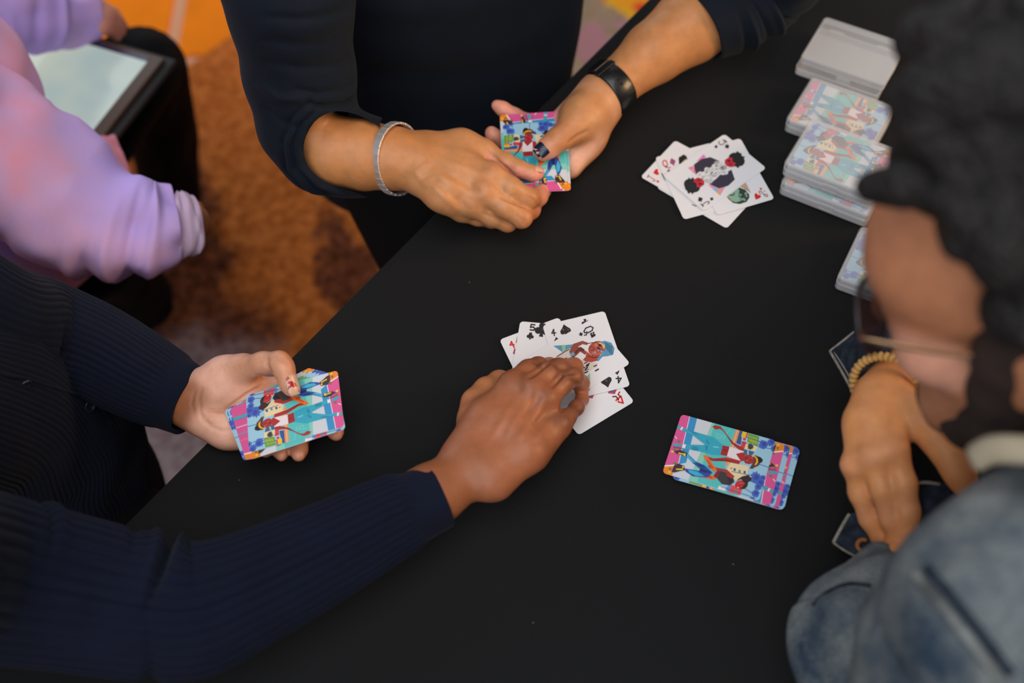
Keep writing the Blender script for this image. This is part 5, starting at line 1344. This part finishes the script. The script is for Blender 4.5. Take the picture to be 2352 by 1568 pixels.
for sy in (-1, 1):
    pts = [(-.014, .073 * sy, .040), (.004, .071 * sy, .006), (.016, .064 * sy, -.03), (.030, .054 * sy, -.066), (.056, .034 * sy, -.092), (.082, .010 * sy, -.106)]
    for a, b in zip(pts[:-1], pts[1:]): fbd.bone(HP(*a), HP(*b), .0150, .0205, .012, hc)
    fbd.bone(HP(.100, .006 * sy, -.042), HP(.090, .026 * sy, -.052), .006, .006, .006, hc)
fbd.bone(HP(.088, -.014, -.088), HP(.088, .014, -.088), .014, .014, .012, hc)
V, Fc = fbd.mesh(.0022); make('beard', V, Fc, m_beard, pd)
for sy in (-1, 1):
    v, f = tube(crom([HP(.094, .014 * sy, .030), HP(.092, .032 * sy, .036), HP(.078, .052 * sy, .032)], 14), np.r_[.0035, np.full(12, .0048), .002], 8); make('eyebrow', v, f, m_beard, pd)
# glasses with thin gold arms
gl = thing('glasses', HP(.1, 0, -.02), 'round tinted glasses with thin gold arms on the bowed face', 'glasses')
m_gold = mat('gold_wire', (.85, .52, .28), .25, metal=1.0); m_lens = mat('tinted_lens', lin((64, 50, 58)), .05, alpha=.55, spec=.8); m_rim = mat('dark_rim', lin((38, 30, 34)), .3)
for sy in (-1, 1):
    cen = HP(.107, .036 * sy, .000); th = np.linspace(0, 2 * math.pi, 41)[:-1]
    pts = [cen + hl * .027 * math.cos(a) + hu * .025 * math.sin(a) - hf * .006 * abs(math.cos(a)) * (1 if math.cos(a) * sy > 0 else 0) for a in th]
    v, f = tube(pts, .0018, 8, closed=True); make('rim', v, f, m_rim, gl)
    V = pts + [p - hf * .001 for p in pts] + [cen + hf * .001, cen]
    Fc = [[80, i, (i + 1) % 40] for i in range(40)] + [[81, 40 + (i + 1) % 40, 40 + i] for i in range(40)]
    make('lens', V, Fc, m_lens, gl)
    v, f = tube(crom([HP(.099, .063 * sy, .006), HP(.090, .072 * sy, .010), HP(.045, .079 * sy, .012), (HP(.0, .083 * sy, .013)), HP(-.016, .085 * sy, .005), HP(-.022, .084 * sy, -.012)], 24), .0019, 8); make('temple_arm', v, f, m_gold, gl)
v, f = tube(crom([HP(.107, -.010, .006), HP(.113, 0, .010), HP(.107, .010, .006)], 10), .0015, 8); make('bridge', v, f, m_gold, gl)

# denim
def denim_nodes(nt, b, tc, src):
    n = nt.nodes; L = nt.links
    z = n.new('ShaderNodeTexNoise'); z.inputs['Scale'].default_value = 17; z.inputs['Detail'].default_value = 8; z.inputs['Roughness'].default_value = .65; L.new(tc.outputs['Object'], z.inputs['Vector'])
    mr = n.new('ShaderNodeMapRange'); mr.inputs['From Min'].default_value = .36; mr.inputs['From Max'].default_value = .68; L.new(z.outputs['Fac'], mr.inputs['Value'])
    m = n.new('ShaderNodeMix'); m.data_type = 'RGBA'; L.new(mr.outputs[0], m.inputs['Factor']); m.inputs['A'].default_value = lin4(50, 66, 84); m.inputs['B'].default_value = lin4(130, 136, 136)
    w = n.new('ShaderNodeTexNoise'); w.inputs['Scale'].default_value = 620; w.inputs['Detail'].default_value = 2; L.new(tc.outputs['Object'], w.inputs['Vector'])
    m2 = n.new('ShaderNodeMix'); m2.data_type = 'RGBA'; m2.blend_type = 'MULTIPLY'; m2.inputs['Factor'].default_value = .7; L.new(m.outputs['Result'], m2.inputs['A'])
    mr2 = n.new('ShaderNodeMapRange'); mr2.inputs['From Min'].default_value = .3; mr2.inputs['From Max'].default_value = .65; mr2.inputs['To Min'].default_value = .45; mr2.inputs['To Max'].default_value = 1.15; L.new(w.outputs['Fac'], mr2.inputs['Value'])
    L.new(mr2.outputs[0], m2.inputs['B']); L.new(m2.outputs['Result'], b.inputs['Base Color'])
m_denim = mat('faded_denim', lin((90, 110, 130)), .9, spec=.15, bump=(700, .5, .0012), build=denim_nodes)
m_denimd = mat('dark_denim', lin((38, 46, 58)), .9, spec=.15, vary=(120, .5), bump=(600, .5, .0012))
m_thread = mat('pale_seam', lin((136, 132, 122)), .9, vary=(200, .3), bump=(500, .4, .001))
nf = soft((.52, .02, -.008, 3.2, .2), (.60, .025, .006, 3.0, .2), (.40, .02, -.006, 3.4, .1), (.74, .02, -.007, 3.3, .2), noise=.012, seed=21, sc=8)
loft('jacket_sleeve', [(2330, 1900, .09, 230, 200), (2180, 1650, .085, 225, 190), (2030, 1500, .080, 215, 160), (2015, 1430, .076, 172, 130), (2040, 1362, .070, 124, 100), (2085, 1312, .064, 76, 70)], m_denim, pd, seg=120, n=110, disp=nf, cuff=True)
# near shoulder and upper arm, jacket body
JSH = loft('jacket_shoulder', [tuple(NK + A3(.0, -.03, -.02)) + (.055, .055), tuple(NK * .6 + SHL * .4 + A3(.01, -.01, -.015)) + (.068, .070), tuple(SHL + A3(.012, -.01, -.01)) + (.076, .078), tuple(PD(2310, 1480, .75)) + (.084, .085), tuple(PD(2260, 1720, .80)) + (.088, .085), tuple(PD(2240, 1900, .84)) + (.086, .08)],
     m_denim, pd, seg=120, n=110, world=True, cuff=True, disp=soft((.35, .03, -.008, 1, .2), (.55, .03, .007, 2, .2), noise=.012, seed=31, sc=6))
loft('jacket_back', [tuple(NK + T3 * .015 + A3(0, 0, .012)) + (.072, .070), tuple(NK + T3 * .035 + A3(0, 0, -.035)) + (.105, .088), tuple(MID + T3 * .065 + A3(0, 0, -.02)) + (.165, .100), tuple(MID + T3 * .13 + A3(0, 0, -.11)) + (.175, .115), tuple(CHS + T3 * .04) + (.18, .13), tuple(CHS + T3 * .10 + A3(0, 0, -.22)) + (.18, .135), tuple(CHS + T3 * .10 + A3(0, 0, -.34)) + (.18, .135)], m_denim, pd, seg=100, n=70, world=True, ref=(-.87, .5, 0), cuff=True, disp=soft(noise=.008, seed=33))
for s_ in (-1, 1):
    hx_ = CHS + T3 * .08 + A3(0, 0, -.33) + A3(.5, .87, 0) * .09 * s_
    loft('trouser_leg', [tuple(hx_) + (.09, .09), tuple(hx_ - T3 * .05 + A3(0, 0, -.03)) + (.092, .09), tuple(hx_ - T3 * .26 + A3(0, 0, -.04)) + (.082, .08), tuple(hx_ - T3 * .40 + A3(0, 0, -.08)) + (.072, .072), tuple(hx_ - T3 * .43 + A3(0, 0, -.20)) + (.064, .064), (*(hx_ - T3 * .42)[:2], .08, .055, .055)], m_trou, pd, seg=50, n=50, world=True, ref=(1, 0, .1), start_cap=True)
loft('jacket_sleeve', [tuple(SHR + A3(.03, .0, -.02)) + (.08, .08), tuple(P(2640, 640, .09)) + (.07, .07), tuple(P(2430, 560, .050)) + (.054, .048), tuple(P(2300, 640, .046)) + (.050, .044), tuple(P(2190, 722, .050)) + (.046, .042), tuple(P(2118, 790, .062)) + (.042, .040)], m_denim, pd, seg=90, n=80, world=True, cuff=True, disp=soft(noise=.006, seed=35))
# ---- open cuffs, collar, seams, beads of the denim wearer
def slab(name, pts, th, m, parent, nv=None, bend=0.0):
    """thick cloth flap through a ring of points"""
    pts = np.array(pts); c = pts.mean(0); n = nrm(np.cross(pts[1] - pts[0], pts[2] - pts[0])) if nv is None else nrm(nv)
    if n @ (CAM - c) < 0: n = -n
    k = len(pts); mid = c + n * (th + bend)
    V = list(pts + n * th * .5) + list(pts - n * th * .5) + [mid, c - n * th * .5 + n * bend]
    Fc = [[2 * k, i, (i + 1) % k] for i in range(k)] + [[2 * k + 1, k + (i + 1) % k, k + i] for i in range(k)] + [[i, k + i, k + (i + 1) % k, (i + 1) % k] for i in range(k)]
    return make(name, V, Fc, m, parent, smooth=False)
cf = slab('jacket_cuff', [P(1906, 806, .070), P(1962, 762, .090), P(2040, 740, .120), P(2052, 800, .128), P(1985, 848, .112), P(1957, 896, .080)], .003, m_denimd, pd, bend=.004)
v, f = tube(crom([P(1906, 806, .0725), P(1932, 850, .078), P(1957, 896, .0825)], 12), .0013, 6); make('seam', v, f, m_thread, cf)
v, f = tube(crom([P(1906, 806, .0725), P(1936, 783, .084), P(1962, 762, .0925)], 12), .0012, 6); make('seam', v, f, m_thread, cf)
v, f = tube(crom([P(1916, 808, .076), P(1940, 846, .083), P(1962, 884, .0865)], 12), .0007, 6); make('seam', v, f, m_thread, cf)
cf2 = slab('jacket_cuff', [P(1914, 1246, .030), P(1951, 1180, .040), P(2010, 1170, .048), P(2040, 1230, .052), P(2010, 1290, .046), P(1966, 1278, .036)], .003, m_denimd, pd, bend=.003)
v, f = tube(crom([P(1914, 1246, .0325), P(1932, 1212, .038), P(1951, 1180, .0425)], 12), .0016, 6); make('seam', v, f, m_thread, cf2)
v, f = tube(crom([P(1914, 1246, .0325), P(1940, 1264, .036), P(1966, 1278, .0385)], 12), .0010, 6); make('seam', v, f, m_thread, cf2)
v, f = tube([P(1982 + 13 * math.cos(a), 1252 + 13 * math.sin(a), .050) for a in np.linspace(.6, 5.4, 18)], .0017, 8); make('buttonhole', v, f, mat('tan_thread', lin((156, 96, 44)), .8, bump=(500, .4, .001)), cf2)
v, f = tube(crom([P(2075, 1120, .085), P(2120, 1108, .088), P(2160, 1112, .09)], 12), .0014, 6); make('seam', v, f, m_thread, cf2)
slab('jacket_cuff', [P(2078, 1130, .078), P(2125, 1106, .082), P(2180, 1112, .086), P(2190, 1180, .080), P(2120, 1210, .074)], .003, m_denimd, pd, bend=.003)
# tee collar and raised seams of the shoulder
v, f = tube(crom([PD(2238, 1052, .70), PD(2275, 1034, .69), PD(2330, 1032, .68), PD(2420, 1044, .675), PD(2540, 1090, .67)], 24), .0085, 14, flat=(.0085, .005), ref=UPV); make('shirt_collar', v, f, mat('cream_jersey', lin((150, 140, 120)), .9, bump=(600, .4, .001)), pd)
m_fell = mat('felled_seam', lin((104, 108, 108)), .9, vary=(60, .5), bump=(500, .4, .001))
jsh = JSH; jsl = [o for o in bpy.data.objects if o.name.startswith('jacket_sleeve')][0]
def seam_on(o, pts, r, m, up=.0006, n=40, nm='seam'):
    hp = []
    for q in pts:
        try: p, nn = hit(o, *q); hp.append(p + nn * up)
        except Exception: pass
    if len(hp) > 2: v, f = tube(crom(hp, n), r, 8); make(nm, v, f, m, o)
seam_on(jsh, [(2102, 1316), (2150, 1372), (2200, 1432), (2250, 1496), (2300, 1560)], .0030, m_fell)
seam_on(jsh, [(2130, 1306), (2180, 1362), (2230, 1424), (2280, 1490), (2325, 1550)], .0030, m_denimd)
seam_on(jsl, [(1868, 1392), (1900, 1362), (1950, 1342), (2000, 1346)], .0016, m_denimd)
bc, brr = J(2034, 888, .106, 82); bax = nrm(P(2046, 874, .100) - P(2130, 772, .052)); b_s = nrm(np.cross(bax, A3(0, 0, 1))); b_d = np.cross(bax, b_s)
bd = thing('bracelet', P(2010, 850, .06), 'tan wooden bead bracelet on the wrist beside the denim cuff', 'bracelet')
m_bead = mat('tan_wood_bead', lin((206, 160, 92)), .5, vary=(150, .25), bump=(300, .2, .001))
bp_ = np.array([bc + (b_s * math.cos(a) + b_d * math.sin(a)) * brr * .92 for a in np.linspace(0, 2 * math.pi, 300)])
L_ = np.r_[0, np.cumsum(np.linalg.norm(np.diff(bp_, axis=0), axis=1))]; bead_me = None; NB = int(L_[-1] / .0046)
bm = bmesh.new(); bmesh.ops.create_uvsphere(bm, u_segments=14, v_segments=8, radius=.0041); bvs = np.array([q.co[:] for q in bm.verts]); bfs = [[w.index for w in q.verts] for q in bm.faces]; bm.free(); bvs[:, 2] *= .62
for k in range(NB):
    p = np.array([np.interp(L_[-1] * k / NB, L_, bp_[:, j]) for j in range(3)]); p2 = np.array([np.interp(min(L_[-1], L_[-1] * (k + .3) / NB), L_, bp_[:, j]) for j in range(3)])
    if bead_me is None: o = make('bead', bvs, bfs, m_bead); bead_me = o.data
    else: o = bpy.data.objects.new('bead', bead_me); COL.objects.link(o)
    put(o, bd); o.matrix_basis = Matrix.Translation(Vector(p)) @ Vector(nrm(p2 - p)).to_track_quat('Z', 'X').to_matrix().to_4x4()

# ================================================================ the person in the pink jacket (top left)
pc = thing('person', (-.80, 1.25, 0), 'person in a pink and lavender jacket with a tablet on the lap', 'person')
CS = lin((150, 96, 72)); fc = Flesh(); fc.limb()
chain(fc, [(120, 455, -.02, 46), (300, 520, -.045, 48), (420, 516, -.06, 42), (446, 506, -.075, 36)], k=.02, c=CS)
for i, (du, dv) in enumerate(((0, -22), (4, -8), (4, 8), (0, 22))):
    chain(fc, [(446, 508 + dv, -.078, 17), (456 + du, 512 + dv, -.11, 15), (446 + du, 528 + dv, -.14, 13)], k=.004, fing=i, c=CS)
chain(fc, [(440, 486, -.075, 18), (452, 478, -.10, 15), (440, 480, -.125, 13)], k=.004, fing=4, c=CS)
fc.limb()
chain(fc, [(60, 40, -.06, 36), (200, 31, -.10, 34), (236, 40, -.11, 34)], k=.02, c=lin((226, 150, 130)))
for i, (du, dv) in enumerate(((0, -16), (8, -2), (4, 12), (-6, 24))):
    chain(fc, [(238, 40 + dv, -.112, 15), (262 + du, 46 + dv, -.125, 13), (276 + du, 62 + dv, -.14, 11)], k=.004, fing=i, c=lin((226, 150, 130)))
fc.limb()
NC_ = A3(-.80, 1.06, TT + .34); CSR, CSL = A3(-.775, .895, TT + .235), A3(-.80, 1.225, TT + .235)
fc.bone(A3(-.78, 1.05, TT + .05), NC_ + A3(0, 0, -.05), .05, .05, .03, CS)
for sh, to, r in ((CSR, P(120, 455, -.02), .022), (CSL, P(60, 40, -.06), .018)):
    fc.bone(NC_ + A3(0, 0, -.07), sh, .042, .036, .03, CS); fc.bone(sh, to, .034, r, .03, CS)
CHP = head_frame(A3(-.76, 1.06, TT + .51), A3(.8, .2, -.55), A3(.4, 0, 1)); head_bones(fc, CHP, CS, lin((140, 76, 66)))
fc.bone(CHP(-.045, 0, -.15), NC_, .048, .050, .03, CS)
body(fc, pc, CS, vox=.0028)
def tie_nodes(nt, b, tc, src):
    n = nt.nodes; L = nt.links
    z = n.new('ShaderNodeTexNoise'); z.inputs['Scale'].default_value = 6.5; z.inputs['Detail'].default_value = 3; L.new(tc.outputs['Object'], z.inputs['Vector'])
    r = n.new('ShaderNodeValToRGB'); L.new(z.outputs['Fac'], r.inputs[0])
    r.color_ramp.elements[0].position = .30; r.color_ramp.elements[0].color = lin4(240, 164, 192)
    r.color_ramp.elements[1].position = .58; r.color_ramp.elements[1].color = lin4(206, 176, 246)
    e = r.color_ramp.elements.new(.42); e.color = lin4(220, 176, 222)
    L.new(r.outputs[0], b.inputs['Base Color'])
m_pink = mat('pink_lavender_twill', lin((224, 160, 200)), .9, spec=.15, bump=(800, .5, .001), build=tie_nodes)
m_pcuff = mat('pale_lavender_lining', lin((206, 178, 206)), .9, spec=.15, bump=(700, .4, .001))
loft('jacket_sleeve', [(-300, 190, .14, 175, 160), (-110, 300, .07, 178, 150), (40, 400, .02, 178, 145), (160, 468, -.015, 160, 130), (265, 512, -.035, 132, 115), (345, 525, -.048, 112, 100), (402, 520, -.056, 92, 84)],
     m_pink, pc, seg=120, n=130, disp=soft(*[(.74 + .05 * k, .014, (.006, -.006)[k % 2], 2.2 + .5 * k, .5) for k in range(5)], (.55, .03, -.008, 2.8, .2), (.45, .03, .006, 1.2, .2), (.3, .03, -.008, 2.5, .2), noise=.010, seed=41))
loft('jacket_cuff', [(388, 518, -.055, 76, 70), (420, 518, -.060, 74, 68), (448, 516, -.066, 66, 60)], m_pcuff, pc, seg=60, n=20, disp=soft(noise=.004, seed=43))
loft('jacket_sleeve', [(-300, 40, .08, 110, 100), (-100, 40, -.01, 100, 90), (60, 40, -.06, 88, 80), (160, 32, -.09, 70, 62), (222, 30, -.105, 54, 50)],
     m_pink, pc, seg=90, n=80, disp=soft(*[(.4 + .1 * k, .02, (.006, -.006)[k % 2], 1 + k, .3) for k in range(5)], noise=.010, seed=45))
loft('jacket_front', [(-230, 10, .17, 100, 90), (-170, 90, .12, 175, 155), (-115, 230, .03, 188, 160), (-80, 420, -.08, 205, 160), (-10, 560, -.18, 220, 160), (30, 640, -.24, 215, 150)], m_pink, pc, seg=110, n=90, start_cap=True, disp=soft(noise=.012, seed=47))
loft('jacket_back', [(-.76, 1.04, TT - .30, .17, .13), (-.76, 1.04, TT - .12, .165, .13), (-.775, 1.05, TT + .06, .17, .12), (-.79, 1.06, TT + .20, .175, .105), (-.80, 1.06, TT + .27, .125, .085), (-.80, 1.06, TT + .325, .068, .066)], m_pink, pc, seg=110, n=70, world=True, ref=(1, 0, 0), disp=soft(noise=.008, seed=55))
for sh, to, r0, r1 in ((CSR, P(-240, 222, .12), .084, .086), (CSL, P(-230, 40, .05), .072, .062)):
    loft('jacket_shoulder', [tuple(sh * .7 + (NC_ + A3(0, 0, -.07)) * .3) + (r0 * .9, r0 * .9), tuple(sh) + (r0, r0), tuple(sh * .5 + to * .5) + (r0, r0), tuple(to) + (r1, r1)], m_pink, pc, seg=80, n=40, world=True, cuff=False, ref=(1, 0, .3), start_cap=True, disp=soft(noise=.006, seed=57))
eyes(CHP, pc); hair_cap(CHP, pc, lin((46, 30, 22)), .08, 7)
loft('jacket_hem', [(60, 420, -.13, 80, 60), (170, 395, -.14, 76, 46), (240, 372, -.15, 66, 34), (280, 360, -.155, 50, 24)], mat('pink_hem', lin((234, 150, 168)), .9, bump=(700, .4, .001)), pc, seg=70, n=40, disp=soft(noise=.008, seed=49))
m_btn2 = mat('metal_button', (.55, .5, .5), .3, metal=1.0)
button(16, 158, .075, 15, CAM - P(16, 158, .075), pc, m_btn2, m_btnh)
loft('trouser_leg', [(-60, 560, -.30, 140, 120), (120, 400, -.25, 120, 105), (260, 230, -.21, 105, 95), (318, 165, -.22, 95, 90), (345, 175, -.28, 88, 86), (370, 290, -.45, 78, 80), (395, 440, -.66, 70, 74)], m_trou, pc, seg=70, n=80, cuff=True, start_cap=True, disp=soft(noise=.008, seed=51))
loft('trouser_leg', [(-60, 680, -.34, 130, 110), (100, 640, -.33, 110, 100), (215, 590, -.35, 100, 95), (270, 610, -.45, 84, 84), (320, 690, -.64, 74, 76)], m_trou, pc, seg=70, n=70, cuff=True, start_cap=True, disp=soft(noise=.008, seed=53))
m_shoe = mat('dark_shoe', lin((20, 18, 18)), .6)
for (u, v) in ((398, 470), (330, 715)):
    c = P(u, v, -.70); fs = Flesh(); fs.limb(); fs.bone(c + A3(-.03, .02, -.005), c + A3(-.12, .03, -.012), .035, .030, .02, (0, 0, 0), flat=(A3(0, 0, 1), .75)); fs.bone(c + A3(-.03, .02, .01), c + A3(-.01, .01, .05), .038, .036, .02, (0, 0, 0))
    V, Fc = fs.mesh(.004, 10); make('shoe', V, Fc, m_shoe, pc)
# tablet in a dark folding cover on the lap
pl = plane_at(-.135); TBX = {'TL': (-.130, .0925), 'TR': (.130, .0925), 'BR': (.130, -.0925)}
t_, th_ = fit_pose(pl, {'TL': (75, 78), 'TR': (350, 118), 'BR': (172, 342)}, TBX)
tbm = np.array(pose_matrix(pl, t_, th_))
def tabv(lo, hi, bev): v, f = box(lo, hi, bev); return v @ tbm[:3, :3].T + tbm[:3, 3], f
tab = thing('tablet', tbm[:3, 3], 'tablet with a glowing white page in a dark cover on the pink jacket wearer\'s lap', 'tablet')
make('cover', *tabv((-.140, -.102, -.010), (.142, .102, -.001), .004), mat('dark_cover', lin((34, 28, 26)), .7, bump=(400, .3, .001)), tab, smooth=False)
make('bezel', *tabv((-.130, -.0925, -.001), (.130, .0925, .006), .002), mat('brown_bezel', lin((86, 62, 44)), .5), tab, smooth=False)
def scr(nt, b, tc, src):
    n = nt.nodes; L = nt.links
    z = n.new('ShaderNodeTexNoise'); z.inputs['Scale'].default_value = 9; L.new(tc.outputs['Object'], z.inputs['Vector'])
    r = n.new('ShaderNodeValToRGB'); L.new(z.outputs['Fac'], r.inputs[0]); r.color_ramp.elements[0].position = .35; r.color_ramp.elements[0].color = lin4(186, 206, 204); r.color_ramp.elements[1].position = .65; r.color_ramp.elements[1].color = lin4(214, 222, 206)
    L.new(r.outputs[0], b.inputs['Emission Color']); b.inputs['Emission Strength'].default_value = .92
m_scr = mat('lit_screen', (.02, .02, .02), .15, build=scr)
make('screen', *tabv((-.118, -.078, .0055), (.112, .078, .0066), .0003), m_scr, tab, smooth=False)
make('slot', *tabv((-.10, -.0885, .0055), (.10, -.0835, .0066), .0003), mat('slot_dark', (.004, .004, .004), .8), tab, smooth=False)
make('status_bar', *tabv((-.118, .0785, .0055), (.112, .086, .0066), .0003), mat('screen_bar', lin((60, 44, 80)), .3), tab, smooth=False)
